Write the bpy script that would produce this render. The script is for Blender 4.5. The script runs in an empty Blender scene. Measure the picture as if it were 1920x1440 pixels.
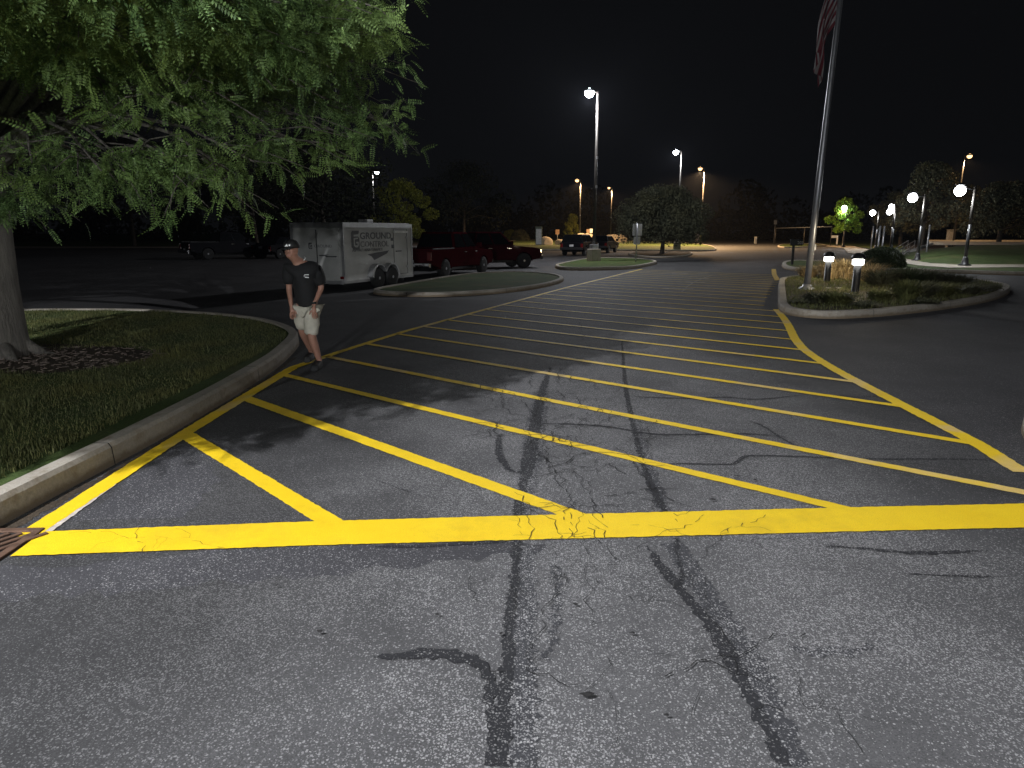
import bpy, bmesh, math, random
import numpy as np
from mathutils import Vector, Matrix
R = math.radians
random.seed(7); np.random.seed(7)
C = bpy.context.scene.collection
SC = bpy.context.scene

# ---------------------------------------------------------------- camera, sky, moonless night, exposure
TH = R(12.37); F = 1300.0; H = 1.8
cam = bpy.data.cameras.new('camera'); cam.sensor_width = 36; cam.lens = F * 36 / 1920
cam.clip_end = 1500; cam.clip_start = 0.05
co = bpy.data.objects.new('camera', cam); C.objects.link(co)
co.location = (0, 0, H); co.rotation_euler = (math.pi / 2 - TH, 0, 0)
SC.camera = co
w = bpy.data.worlds.new("World"); SC.world = w; w.use_nodes = True
bg = w.node_tree.nodes['Background']
bg.inputs[0].default_value = (0.80, 0.86, 1.0, 1); bg.inputs[1].default_value = 0.0034
SC.view_settings.view_transform = 'Standard'; SC.view_settings.look = 'None'
SC.view_settings.exposure = 0; SC.view_settings.gamma = 1
SC.cycles.use_denoising = True
SC.cycles.max_bounces = 5; SC.cycles.diffuse_bounces = 2; SC.cycles.glossy_bounces = 2
SC.cycles.transparent_max_bounces = 8; SC.cycles.sample_clamp_indirect = 3
SC.cycles.use_light_tree = True

def lamp_light(name, loc, power, col, rad=.12, parent=None, spot=None):
    l = bpy.data.lights.new(name, 'SPOT' if spot else 'POINT')
    l.energy = power; l.color = col; l.shadow_soft_size = rad
    if spot: l.spot_size = R(spot); l.spot_blend = .5
    o = bpy.data.objects.new(name, l); C.objects.link(o); o.location = loc
    if parent: o.parent = parent
    return o

# ---------------------------------------------------------------- pixel (of the 1920x1440 photo) to place on the ground
def ray(px, py):
    a = (px - 960) / F; b = -(py - 720) / F
    return Vector((a, b * math.sin(TH) + math.cos(TH), b * math.cos(TH) - math.sin(TH)))
def G(px, py, z=0.0):
    d = ray(px, py); t = (z - H) / d.z
    return Vector((d.x * t, d.y * t, z))
def P(px, py, Y):
    d = ray(px, py); t = Y / d.y
    return Vector((d.x * t, Y, H + d.z * t))

# ---------------------------------------------------------------- materials
class N:
    def __init__(s, name):
        s.m = bpy.data.materials.new(name); s.m.use_nodes = True
        s.t = s.m.node_tree; s.b = s.t.nodes['Principled BSDF']; s.co = s.t.nodes.new('ShaderNodeTexCoord')
    def n(s, typ, **k):
        x = s.t.nodes.new(typ)
        for a, v in k.items():
            if hasattr(x, a): setattr(x, a, v)
            else: x.inputs[a].default_value = v
        return x
    def l(s, a, b): s.t.links.new(a, b)
    def noise(s, scale, detail=4, rough=.55, stretch=None, src='Object'):
        x = s.n('ShaderNodeTexNoise'); x.inputs['Scale'].default_value = scale
        x.inputs['Detail'].default_value = detail; x.inputs['Roughness'].default_value = rough
        o = s.co.outputs[src]
        if stretch:
            mp = s.n('ShaderNodeMapping'); mp.inputs['Scale'].default_value = stretch
            s.l(o, mp.inputs[0]); o = mp.outputs[0]
        s.l(o, x.inputs['Vector']); return x.outputs['Fac']
    def ramp(s, fac, stops):
        x = s.n('ShaderNodeValToRGB'); cr = x.color_ramp
        while len(cr.elements) < len(stops): cr.elements.new(.5)
        for e, (p, c) in zip(cr.elements, stops):
            e.position = p; e.color = (*c, 1) if len(c) == 3 else c
        s.l(fac, x.inputs[0]); return x.outputs[0]
    def mix(s, fac, a, b, typ='MIX'):
        x = s.n('ShaderNodeMix'); x.data_type = 'RGBA'; x.blend_type = typ
        for i, v in ((0, fac), (6, a), (7, b)):
            if isinstance(v, (int, float)): x.inputs[i].default_value = v
            elif isinstance(v, tuple): x.inputs[i].default_value = (*v, 1)
            else: s.l(v, x.inputs[i])
        return x.outputs[2]
    def math(s, op, a, b=0.0, clamp=False):
        x = s.n('ShaderNodeMath'); x.operation = op; x.use_clamp = clamp
        for i, v in ((0, a), (1, b)):
            if isinstance(v, (int, float)): x.inputs[i].default_value = v
            else: s.l(v, x.inputs[i])
        return x.outputs[0]
    def col(s, c):
        if isinstance(c, tuple): s.b.inputs['Base Color'].default_value = (*c, 1)
        else: s.l(c, s.b.inputs['Base Color'])
    def set(s, **k):
        for a, v in k.items():
            a = a.replace('_', ' ')
            if isinstance(v, (int, float)): s.b.inputs[a].default_value = v
            else: s.l(v, s.b.inputs[a])
        return s
    def bump(s, h, st=.3, dist=.01):
        x = s.n('ShaderNodeBump'); x.inputs['Strength'].default_value = st; x.inputs['Distance'].default_value = dist
        s.l(h, x.inputs['Height']); s.l(x.outputs[0], s.b.inputs['Normal'])
_mc = {}
def plain(name, c, rough=.6, metal=0, var=.25, scale=6.0, spec=.5, coat=0):
    if name in _mc: return _mc[name]
    k = N(name); f = k.noise(scale, 5)
    lo = tuple(v * (1 - var) for v in c); hi = tuple(min(1, v * (1 + var)) for v in c)
    k.col(k.ramp(f, [(.3, lo), (.7, hi)])); k.set(Roughness=rough, Metallic=metal)
    k.b.inputs['Specular IOR Level'].default_value = spec
    if coat: k.b.inputs['Coat Weight'].default_value = coat; k.b.inputs['Coat Roughness'].default_value = .05
    _mc[name] = k.m; return k.m
def emit(name, c, s):
    if name in _mc: return _mc[name]
    k = N(name); k.col((.6, .6, .6)); k.b.inputs['Emission Color'].default_value = (*c, 1)
    k.b.inputs['Emission Strength'].default_value = s
    k.m.cycles.emission_sampling = 'NONE'
    _mc[name] = k.m; return k.m

def asphalt(name, lo, hi, stone=.30, amount=.62, rough=.8, lane=False):
    k = N(name)
    big = k.noise(.45, 5, .6); mid = k.noise(2.3, 6, .65); fine = k.noise(150, 3, .6)
    streak = k.noise(.5, 4, .6, stretch=(1.6, .35, 1))
    base = k.ramp(mid, [(.28, lo), (.72, hi)])
    base = k.mix(.55, base, k.ramp(big, [(.3, lo), (.7, hi)]))
    base = k.mix(k.ramp(k.noise(.28, 6, .7), [(.42, (.62,) * 3), (.60, (0,) * 3)]), base, tuple(v * .62 for v in lo))
    base = k.mix(.35, base, k.ramp(streak, [(.35, tuple(v * .8 for v in lo)), (.65, hi)]))
    # dark binder pits and pale exposed stones
    v = k.n('ShaderNodeTexVoronoi'); v.inputs['Scale'].default_value = 84; k.l(k.co.outputs['Object'], v.inputs['Vector'])
    sep = k.n('ShaderNodeSeparateColor'); k.l(v.outputs['Color'], sep.inputs[0])
    v2 = k.n('ShaderNodeTexVoronoi'); v2.inputs['Scale'].default_value = 190; k.l(k.co.outputs['Object'], v2.inputs['Vector'])
    sep2 = k.n('ShaderNodeSeparateColor'); k.l(v2.outputs['Color'], sep2.inputs[0])
    wear = k.math('MULTIPLY', k.ramp(k.noise(.8, 5, .6), [(.36, (.12,) * 3), (.62, (1,) * 3)]), amount)
    thr = k.math('SUBTRACT', 1.0, k.math('MULTIPLY', wear, .45))
    st = k.math('MULTIPLY', k.math('GREATER_THAN', sep.outputs[0], thr), k.math('LESS_THAN', v.outputs['Distance'], .42))
    thr2 = k.math('SUBTRACT', 1.0, k.math('MULTIPLY', wear, .42))
    st2 = k.math('MULTIPLY', k.math('GREATER_THAN', sep2.outputs[1], thr2), .6)
    mask = k.math('MAXIMUM', st, st2)
    tone = k.mix(sep.outputs[2], (stone * .45, stone * .44, stone * .45), (stone, stone * .98, stone * .97))
    base = k.mix(k.ramp(sep2.outputs[2], [(.0, (.55,) * 3), (.5, (0,) * 3)]), base, tuple(v_ * .35 for v_ in lo))
    base = k.mix(k.ramp(fine, [(.35, (.55,) * 3), (.6, (0,) * 3)]), base, tuple(v_ * .5 for v_ in lo))
    out = k.mix(mask, base, tone)
    if lane:      # lane edges darkened in the colour to offset lamp falloff, worn middle paler
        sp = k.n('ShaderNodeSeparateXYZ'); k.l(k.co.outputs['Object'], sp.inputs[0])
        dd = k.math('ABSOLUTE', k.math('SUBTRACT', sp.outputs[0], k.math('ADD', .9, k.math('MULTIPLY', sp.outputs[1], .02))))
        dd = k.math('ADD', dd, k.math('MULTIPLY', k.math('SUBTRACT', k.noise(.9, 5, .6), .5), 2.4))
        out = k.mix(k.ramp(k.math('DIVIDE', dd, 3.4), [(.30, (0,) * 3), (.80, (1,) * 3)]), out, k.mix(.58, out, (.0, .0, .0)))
    k.col(out); k.set(Roughness=rough)
    k.b.inputs['Specular IOR Level'].default_value = .3
    k.bump(k.math('ADD', fine, k.math('MULTIPLY', mask, .6)), .35, .006)
    return k.m
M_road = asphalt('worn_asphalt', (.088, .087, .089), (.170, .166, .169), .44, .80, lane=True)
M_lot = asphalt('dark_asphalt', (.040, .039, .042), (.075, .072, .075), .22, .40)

def yellow(name, pale):
    k = N(name)
    a = k.noise(3.0, 6, .7); b = k.noise(60, 4, .7); c = k.noise(.9, 3, .5)
    y = k.ramp(a, [(.3, (.84, .55, .002)), (.7, (.90, .62, .008))])
    y = k.mix(k.ramp(c, [(.55, (0,) * 3), (.62, (pale,) * 3)]), y, (.80, .58, .22))
    y = k.mix(k.ramp(b, [(.66, (0,) * 3), (.74, (.7,) * 3)]), y, (.22, .15, .03))
    g = k.noise(.9, 7, .75); s = k.noise(170, 3, .6)
    y = k.mix(k.ramp(g, [(.50, (0,) * 3), (.72, (.45,) * 3)]), y, (.42, .27, .02))
    y = k.mix(k.ramp(s, [(.34, (.45,) * 3), (.5, (0,) * 3)]), y, (.45, .28, .01))
    k.col(y); k.set(Roughness=.65); k.bump(k.math('ADD', b, s), .5, .005); return k.m
M_yel = yellow('yellow_road_paint', .0); M_yel2 = yellow('yellow_stripe_paint', .85)
M_oldyel = plain('old_yellow_paint', (.55, .36, .06), .8, var=.35, scale=20)
M_white = plain('faded_white_paint', (.55, .52, .50), .8, var=.3, scale=14)
M_seal = asphalt('crack_sealant', (.024, .024, .027), (.044, .044, .048), .24, .5, .9)
M_stain = asphalt('stained_asphalt', (.045, .045, .050), (.09, .09, .096), .42, .9)
M_crack = plain('crack_gap', (.012, .011, .011), .95)

def concrete(name, c):
    k = N(name)
    a = k.noise(1.6, 6, .65); b = k.noise(45, 4, .6); d = k.noise(6, 6, .7)
    x = k.ramp(a, [(.3, tuple(v * .72 for v in c)), (.7, c)])
    x = k.mix(k.ramp(d, [(.52, (0,) * 3), (.68, (.7,) * 3)]), x, (c[0] * .45, c[1] * .37, c[2] * .26))
    x = k.mix(k.ramp(b, [(.4, (.35,) * 3), (.6, (0,) * 3)]), x, tuple(v * .5 for v in c))
    sz = k.n('ShaderNodeSeparateXYZ'); k.l(k.co.outputs['Object'], sz.inputs[0])
    low = k.math('ADD', k.math('MULTIPLY', sz.outputs[2], 7.0), k.math('MULTIPLY', d, .9))      # dirt tone doubling as painted shade low on the face
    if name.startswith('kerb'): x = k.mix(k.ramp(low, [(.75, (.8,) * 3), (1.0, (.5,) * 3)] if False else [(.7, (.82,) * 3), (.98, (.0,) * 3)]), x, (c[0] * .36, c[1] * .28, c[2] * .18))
    k.col(x); k.set(Roughness=.85); k.bump(k.math('ADD', b, d), .6, .008); return k.m
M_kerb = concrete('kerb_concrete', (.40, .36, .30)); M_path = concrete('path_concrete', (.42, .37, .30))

def grassmat(name, a, b, c=None):
    k = N(name); f = k.noise(1.2, 6, .7); g = k.noise(40, 4, .7)
    x = k.ramp(f, [(.32, a), (.68, b)])
    if c: x = k.mix(k.ramp(k.noise(.7, 5, .6), [(.5, (0,) * 3), (.68, (.8,) * 3)]), x, c)
    x = k.mix(k.ramp(g, [(.35, (.6,) * 3), (.65, (0,) * 3)]), x, tuple(v * .4 for v in a))
    k.col(x); k.set(Roughness=.9); k.b.inputs['Specular IOR Level'].default_value = .15
    k.bump(g, .6, .03); return k.m
M_grass = grassmat('lawn_grass', (.045, .075, .022), (.085, .12, .035), (.13, .12, .05))
M_dirt = grassmat('bare_soil', (.05, .038, .028), (.10, .078, .055))
M_blade = None
def leafmat(name, a, b, trans=.25, rough=.55):
    k = N(name); g = k.n('ShaderNodeNewGeometry')
    x = k.ramp(g.outputs['Random Per Island'], [(0, a), (.7, b), (1, tuple(min(1, v * 1.5) for v in b))])
    x = k.mix(k.ramp(k.noise(.9, 4, .6), [(.4, (0,) * 3), (.65, (.6,) * 3)]), x, (b[0] * 1.3, b[1] * 1.12, b[2] * .8))
    k.col(x); k.set(Roughness=rough); k.b.inputs['Specular IOR Level'].default_value = .25
    tr = k.n('ShaderNodeBsdfTranslucent'); k.l(x, tr.inputs[0])
    mx = k.n('ShaderNodeMixShader'); mx.inputs[0].default_value = trans
    out = k.t.nodes['Material Output']
    k.l(k.b.outputs[0], mx.inputs[1]); k.l(tr.outputs[0], mx.inputs[2]); k.l(mx.outputs[0], out.inputs[0])
    return k.m
M_leaf = leafmat('locust_leaf', (.058, .108, .038), (.14, .225, .075))
M_leaf2 = leafmat('dull_leaf', (.04, .044, .030), (.075, .08, .05), .1, .8)
M_leafy = leafmat('yellow_green_leaf', (.09, .11, .02), (.20, .22, .04))
M_leafb = leafmat('bright_green_leaf', (.07, .14, .02), (.14, .26, .03), .45)
M_hedge = leafmat('hedge_leaf', (.02, .032, .018), (.045, .065, .032))
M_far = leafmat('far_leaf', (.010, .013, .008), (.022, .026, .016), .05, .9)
M_dry = leafmat('dry_grass_blade', (.22, .17, .09), (.44, .35, .20))
M_blade = leafmat('grass_blade', (.05, .065, .026), (.115, .125, .05))
def bark(name, c):
    k = N(name); a = k.noise(7, 8, .7, stretch=(3, 3, .5)); b = k.noise(1.5, 4)
    x = k.ramp(a, [(.35, tuple(v * .35 for v in c)), (.6, c)])
    x = k.mix(k.ramp(b, [(.4, (0,) * 3), (.7, (.5,) * 3)]), x, tuple(v * 1.3 for v in c))
    k.col(x); k.set(Roughness=.9); k.bump(a, 1.0, .04); return k.m
M_bark = bark('tree_bark', (.15, .135, .115)); M_barkd = bark('dark_bark', (.06, .05, .04))
M_black = plain('black_metal', (.012, .012, .013), .45, .0)
M_bronze = plain('bronze_pole_metal', (.05, .045, .04), .45, .3)
M_alu = plain('aluminium', (.28, .285, .30), .38, .6, var=.12)
M_steel = plain('grey_steel', (.35, .35, .36), .45, .5)
M_chrome = plain('chrome', (.7, .7, .72), .12, 1.0, var=.05)
M_tyre = plain('tyre_rubber', (.015, .015, .015), .85)
M_rim = plain('alloy_rim', (.4, .4, .42), .3, .8)
M_glass = plain('dark_glass', (.006, .007, .008), .08, 0, var=.1, spec=.8)
M_red = plain('dark_red_paint', (.045, .005, .008), .5, .0, var=.12, spec=.0, coat=.06)
M_redb = plain('black_red_paint', (.032, .004, .007), .5, .0, var=.12, spec=.0, coat=.08)
M_blackpaint = plain('black_car_paint', (.008, .008, .010), .5, .0, var=.1, spec=.05, coat=.08)
M_taill = plain('red_lens', (.12, .006, .006), .2)
M_clear = plain('clear_lens', (.6, .6, .6), .1)
M_rust = plain('rusty_iron', (.13, .075, .05), .75, .4, var=.4, scale=14)

# ---------------------------------------------------------------- mesh helpers
def tag(o, label=None, cat=None, group=None, kind=None):
    if label: o['label'] = label
    if cat: o['category'] = cat
    if group: o['group'] = group
    if kind: o['kind'] = kind
    return o
def empty(name, loc, rz=0, label=None, cat=None, group=None):
    o = bpy.data.objects.new(name, None); C.objects.link(o); o.location = loc; o.rotation_euler[2] = rz
    o.empty_display_size = .3
    return tag(o, label, cat, group)
def link(name, me, mats, parent=None, smooth=False):
    for m in (mats if isinstance(mats, (list, tuple)) else [mats]): me.materials.append(m)
    o = bpy.data.objects.new(name, me); C.objects.link(o)
    if parent: o.parent = parent
    if smooth:
        me.polygons.foreach_set('use_smooth', [True] * len(me.polygons))
    return o
def npmesh(name, V, n):            # V: (faces*n,3) separate polygons of n corners
    V = np.asarray(V, dtype=np.float32); nf = len(V) // n
    me = bpy.data.meshes.new(name); me.vertices.add(len(V)); me.vertices.foreach_set('co', V.ravel())
    me.loops.add(len(V)); me.loops.foreach_set('vertex_index', np.arange(len(V), dtype=np.int32))
    me.polygons.add(nf); me.polygons.foreach_set('loop_start', np.arange(0, len(V), n, dtype=np.int32))
    me.update(calc_edges=True); return me
class MB:
    def __init__(s): s.v = []; s.f = []; s.s = []; s.M = Matrix()
    def add(s, vs, fs, smooth=False):
        k = len(s.v); s.v += [tuple(s.M @ Vector(p)) for p in vs]
        s.f += [tuple(i + k for i in f) for f in fs]; s.s += [smooth] * len(fs); return s
    def box(s, c, d, rz=0, rx=0, ry=0, taper=1.0):
        m = Matrix.Translation(c) @ Matrix.Rotation(rz, 4, 'Z') @ Matrix.Rotation(ry, 4, 'Y') @ Matrix.Rotation(rx, 4, 'X')
        x, y, z = d[0] / 2, d[1] / 2, d[2] / 2
        vs = [m @ Vector(p) for p in [(-x, -y, -z), (x, -y, -z), (x, y, -z), (-x, y, -z), (-x * taper, -y * taper, z), (x * taper, -y * taper, z), (x * taper, y * taper, z), (-x * taper, y * taper, z)]]
        return s.add(vs, [(0, 3, 2, 1), (4, 5, 6, 7), (0, 1, 5, 4), (1, 2, 6, 5), (2, 3, 7, 6), (3, 0, 4, 7)])
    def hexa(s, b, t):   # bottom 4, top 4 points, counter-clockwise from above
        return s.add(list(b) + list(t), [(0, 3, 2, 1), (4, 5, 6, 7), (0, 1, 5, 4), (1, 2, 6, 5), (2, 3, 7, 6), (3, 0, 4, 7)])
    def lathe(s, prof, n=16, c=(0, 0, 0), axis='Z'):
        vs = []; fs = []
        for r, z in prof:
            for i in range(n):
                a = 2 * math.pi * i / n; p = (r * math.cos(a), r * math.sin(a), z)
                if axis == 'Y': p = (p[0], p[2], p[1])
                if axis == 'X': p = (p[2], p[0], p[1])
                vs.append((p[0] + c[0], p[1] + c[1], p[2] + c[2]))
        for j in range(len(prof) - 1):
            for i in range(n):
                a = j * n + i; b = j * n + (i + 1) % n
                fs.append((a, b, b + n, a + n) if axis != 'Y' else (a, a + n, b + n, b))
        s.add(vs, fs, True)
        e = [tuple(range(n))[::-1], tuple(range((len(prof) - 1) * n, len(prof) * n))]
        k = len(s.v) - len(vs)
        for f in e: s.f.append(tuple(i + k for i in f)); s.s.append(False)
        return s
    def tube(s, pts, rad, n=8, cap=True):
        pts = [Vector(p) for p in pts]; rr = rad if isinstance(rad, (list, tuple)) else [rad] * len(pts)
        vs = []; fs = []; up = Vector((0, 0, 1))
        for i, p in enumerate(pts):
            d = (pts[min(i + 1, len(pts) - 1)] - pts[max(i - 1, 0)]).normalized()
            a = d.cross(up)
            if a.length < .15: a = d.cross(Vector((0, 1, 0)))
            a.normalize(); b = d.cross(a).normalized()
            for j in range(n):
                t = 2 * math.pi * j / n; vs.append(p + (a * math.cos(t) + b * math.sin(t)) * rr[i])
        for i in range(len(pts) - 1):
            for j in range(n):
                q = i * n + j; r_ = i * n + (j + 1) % n; fs.append((q, q + n, r_ + n, r_))
        if cap: fs += [tuple(range(n)), tuple(range((len(pts) - 1) * n, len(pts) * n))[::-1]]
        return s.add(vs, fs, True)
    def prism(s, poly, y0, y1, inset=0, plane='XZ'):   # polygon in XZ extruded along Y
        n = len(poly); vs = [(x, y0, z) for x, z in poly] + [(x, y1, z) for x, z in poly]
        fs = [tuple(range(n)), tuple(range(n, 2 * n))[::-1]] + [(i, i + n, (i + 1) % n + n, (i + 1) % n) for i in range(n)]
        return s.add(vs, fs)
    def mesh(s, name):
        me = bpy.data.meshes.new(name); me.from_pydata(s.v, [], s.f); me.validate(); me.update()
        if len(me.polygons) == len(s.s): me.polygons.foreach_set('use_smooth', s.s)
        bm = bmesh.new(); bm.from_mesh(me); bmesh.ops.recalc_face_normals(bm, faces=bm.faces); bm.to_mesh(me); bm.free()
        return me
    def build(s, name, mat, parent=None, bevel=0):
        o = link(name, s.mesh(name), mat, parent)
        if bevel:
            b = o.modifiers.new('bevel', 'BEVEL'); b.width = bevel; b.segments = 2; b.limit_method = 'ANGLE'; b.angle_limit = R(35)
        return o
def copy_tree(o, parent=None):
    c = o.copy(); C.objects.link(c); c.parent = parent
    for ch in [x for x in C.objects if x.parent == o]: copy_tree(ch, c)
    return c
def smoothpoly(pts, closed=True, n=6):
    pts = [Vector(p) for p in pts]; out = []; L = len(pts)
    rng = range(L) if closed else range(L - 1)
    for i in rng:
        g = (lambda j: pts[j % L]) if closed else (lambda j: pts[max(0, min(L - 1, j))])
        p0, p1, p2, p3 = g(i - 1), g(i), g(i + 1), g(i + 2)
        for k in range(n):
            t = k / n
            out.append(.5 * ((2 * p1) + (p2 - p0) * t + (2 * p0 - 5 * p1 + 4 * p2 - p3) * t * t + (3 * p1 - p0 - 3 * p2 + p3) * t ** 3))
    if not closed: out.append(pts[-1].copy())
    return out
def sheet(name, poly, z, mat, kind='structure'):
    bm = bmesh.new(); vs = [bm.verts.new((p[0], p[1], z if z is not None else p[2])) for p in poly]
    f = bm.faces.new(vs)
    if f.normal.z < 0: f.normal_flip()
    bmesh.ops.recalc_face_normals(bm, faces=[f])
    f.normal_update()
    if f.normal.z < 0: f.normal_flip()
    bmesh.ops.triangulate(bm, faces=bm.faces)
    me = bpy.data.meshes.new(name); bm.to_mesh(me); bm.free()
    o = link(name, me, mat); o['kind'] = kind; return o
def offset(pts, d, closed=True):      # inward (to the left of travel) offset in the plane
    out = []; L = len(pts)
    for i in range(L):
        a = pts[(i - 1) % L] if closed else pts[max(0, i - 1)]
        b = pts[(i + 1) % L] if closed else pts[min(L - 1, i + 1)]
        t = Vector((b[0] - a[0], b[1] - a[1], 0)); t.normalize()
        out.append(Vector((pts[i][0] - t.y * d, pts[i][1] + t.x * d, 0)))
    return out
def area2(p): return sum(p[i][0] * p[(i + 1) % len(p)][1] - p[(i + 1) % len(p)][0] * p[i][1] for i in range(len(p)))
def kerb(pts, closed=True, h=.15, wd=.16, mat=None, name='kerb', sgn=1):
    rings = [(0, -.02), (.012, h * .82), (.035, h), (wd, h), (wd + .002, h - .06)]
    L = len(pts); vs = []; fs = []
    for o_, z in rings:
        for i, p in enumerate(offset(pts, o_ * sgn, closed)):
            j = math.sin(i * 12.9) * .003
            vs.append((p.x + j, p.y + j, z + math.sin(i * 5.3) * .002))
    rg = range(L) if closed else range(L - 1)
    for r in range(len(rings) - 1):
        for i in rg: fs.append((r * L + i, r * L + (i + 1) % L, (r + 1) * L + (i + 1) % L, (r + 1) * L + i))
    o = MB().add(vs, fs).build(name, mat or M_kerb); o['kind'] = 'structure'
    jm = MB(); acc = 1.1; prof = [(-.003, .0), (.009, h * .82), (.033, h + .003), (wd + .002, h + .003)]; offs = [offset(pts, q * sgn, closed) for q, _ in prof]
    for i in range(1, L):
        acc += (Vector(pts[i]) - Vector(pts[i - 1])).length
        if acc > 2.9:
            acc = 0; t = Vector((pts[i][0] - pts[i - 1][0], pts[i][1] - pts[i - 1][1], 0)).normalized() * .006
            for k in range(3):
                p, q = offs[k][i], offs[k + 1][i]; z0, z1 = prof[k][1], prof[k + 1][1]
                jm.add([(p.x - t.x, p.y - t.y, z0), (p.x + t.x, p.y + t.y, z0), (q.x + t.x, q.y + t.y, z1), (q.x - t.x, q.y - t.y, z1)], [(0, 1, 2, 3)])
    if jm.v: j_ = jm.build('kerb_joint', M_crack); j_['kind'] = 'structure'
    return o
def island(pix, mat, h=.15, wd=.16, n=5, name='traffic_island', world=False):
    p = [Vector(q) for q in pix] if world else [G(*q) for q in pix]
    p = [Vector((q[0], q[1], 0)) for q in p]
    if area2(p) < 0: p.reverse()
    p = smoothpoly(p, True, n)
    kerb(p, True, h, wd)
    o = sheet(name, offset(p, wd - .01), h - .035, mat)
    return p
def ribbon(name, path, z, mat, jit=.004, step=.06, kind='structure', seed=0, taper=False):
    """path: list of (x, y, width)"""
    rnd = random.Random(seed); pts = []
    for (x0, y0, w0), (x1, y1, w1) in zip(path, path[1:]):
        n = max(1, int(math.hypot(x1 - x0, y1 - y0) / step))
        for k in range(n): t = k / n; pts.append((x0 + (x1 - x0) * t, y0 + (y1 - y0) * t, w0 + (w1 - w0) * t))
    pts.append(path[-1]); vs = []; fs = []; L = len(pts)
    if taper: pts = [(x, y, w_ * min(1, .12 + i / (L * .16), .12 + (L - 1 - i) / (L * .16))) for i, (x, y, w_) in enumerate(pts)]
    for i, (x, y, wd) in enumerate(pts):
        a = pts[max(0, i - 1)]; b = pts[min(L - 1, i + 1)]
        tx, ty = b[0] - a[0], b[1] - a[1]; l_ = math.hypot(tx, ty) or 1; nx, ny = -ty / l_, tx / l_
        for sd in (1, -1):
            q = wd / 2 + rnd.uniform(-jit, jit); vs.append((x + nx * q * sd, y + ny * q * sd, z))
    for i in range(L - 1): fs.append((2 * i, 2 * i + 1, 2 * i + 3, 2 * i + 2))
    me = bpy.data.meshes.new(name); me.from_pydata(vs, [], fs); me.update()
    if me.polygons and me.polygons[0].normal.z < 0: me.flip_normals()
    o = link(name, me, mat); o['kind'] = kind; return o
def pxribbon(name, path, z, mat, jit=.018, seed=0, sm=4):
    q = []
    for (x, y, wd) in path:
        a = G(x - wd / 2, y); b = G(x + wd / 2, y); c = (a + b) / 2; q.append(Vector((c.x, c.y, (b - a).length)))
    q = smoothpoly(q, False, sm)
    return ribbon(name, [tuple(v) for v in q], z, mat, jit, .016, seed=seed)
# ---------------------------------------------------------------- ground, lot, road
Z_LOT, Z_ROAD, Z_SEAL, Z_PAINT, Z_CRK = 0.0, .004, .008, .012, .016
sheet('ground', [(-700, -60), (700, -60), (700, 900), (-700, 900)], -.03, M_grass)
far_edge = [G(1980, 452), G(1640, 454), G(1500, 452), G(1440, 450.5), G(1300, 449.5), G(1120, 449), G(960, 451)]
lot = [(-95, -40), (120, -40), (120, 95)] + [(p.x, p.y) for p in far_edge] + [(-40, 92), (-95, 88)]
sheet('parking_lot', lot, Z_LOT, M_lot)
RB = [(3.75, 3.4), (3.9, 5.02), (4.03, 5.78), (4.13, 7.04), (4.23, 8.3), (4.36, 9.49), (4.55, 10.64), (4.86, 11.8), (5.25, 13.0), (5.72, 14.5), (6.25, 16.4)]
LB = [(-2.93, 3.88), (-2.98, 6.1), (-2.96, 9.2), (-2.6, 10.6), (-1.98, 12.7), (1.75, 22.9), (6.4, 34.6)]
far = [(10.1, 26.5), (12.6, 35), (17, 52), (26, 80), (30, 110), (8, 110), (8, 60), (6.4, 34.6), (1.75, 22.9), (-2.0, 12.9), (-3.4, 11.5), (-3.4, -30), (60, -30), (60, 2.6), (3.9, 3.4)]
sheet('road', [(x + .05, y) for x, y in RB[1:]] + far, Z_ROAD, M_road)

# yellow stop line, edge lines, hatching
ribbon('road_marking', [(G(52, 1022).x, G(52, 1022).y, .33), (-1.2, 3.93, .35), (.2, 4.02, .36), (2.2, 4.14, .37), (5.2, 4.3, .38)], Z_PAINT, M_yel, .004, .03, seed=1)
ribbon('road_marking', [(*p, .14) for p in LB[:3]] + [(x, y, .12) for x, y in LB[3:]], Z_PAINT - .001, M_yel2, .005, .04, seed=2)
ribbon('road_marking', [(-2.86, 3.95, .085), (-2.90, 4.6, .07), (-2.94, 5.3, .03)], Z_PAINT - .002, plain('old_pale_paint', (.50, .44, .38), .8, var=.2, scale=20), .004, .03, seed=3)
rb = smoothpoly([(x, y, 0) for x, y in RB], False, 4)
ribbon('road_marking', [(p.x, p.y, .15) for p in rb[4:]], Z_PAINT, M_yel2, .005, .04, seed=4)
ribbon('road_marking', [(10.1, 26.6, .2), (11.3, 30.2, .2), (12.9, 34.6, .2)], Z_PAINT, M_oldyel, .01, .1, seed=5)
def interp(poly, c):      # crossing of the line y = c - .86 x with a boundary polyline
    for (x0, y0), (x1, y1) in zip(poly, poly[1:]):
        f0 = y0 + .86 * x0 - c; f1 = y1 + .86 * x1 - c
        if f0 * f1 <= 0: t = f0 / (f0 - f1); return (x0 + (x1 - x0) * t, y0 + (y1 - y0) * t)
RB2 = [(3.3, 1.0)] + RB + [(6.3, 17.5), (7.6, 20.5), (10.0, 26.2), (12.4, 34.6), (13.6, 40)]
for i_, (p0, p1) in enumerate([((-2.98, 6.06), (-1.06, 4.0)), ((-3.0, 7.5), (.55, 4.06))]):
    ribbon('road_marking', [(*p0, .15), ((p0[0] + p1[0]) / 2, (p0[1] + p1[1]) / 2, .14), (*p1, .14)], Z_PAINT - .0006 * (1 + i_), M_yel, .004, .03, seed=8 + i_)
cs = [ 6.2, 7.71, 9.2, 10.6, 11.9, 13.23, 14.53, 15.84, 17.2]
while cs[-1] < 38: cs.append(cs[-1] + 1.38)
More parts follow.
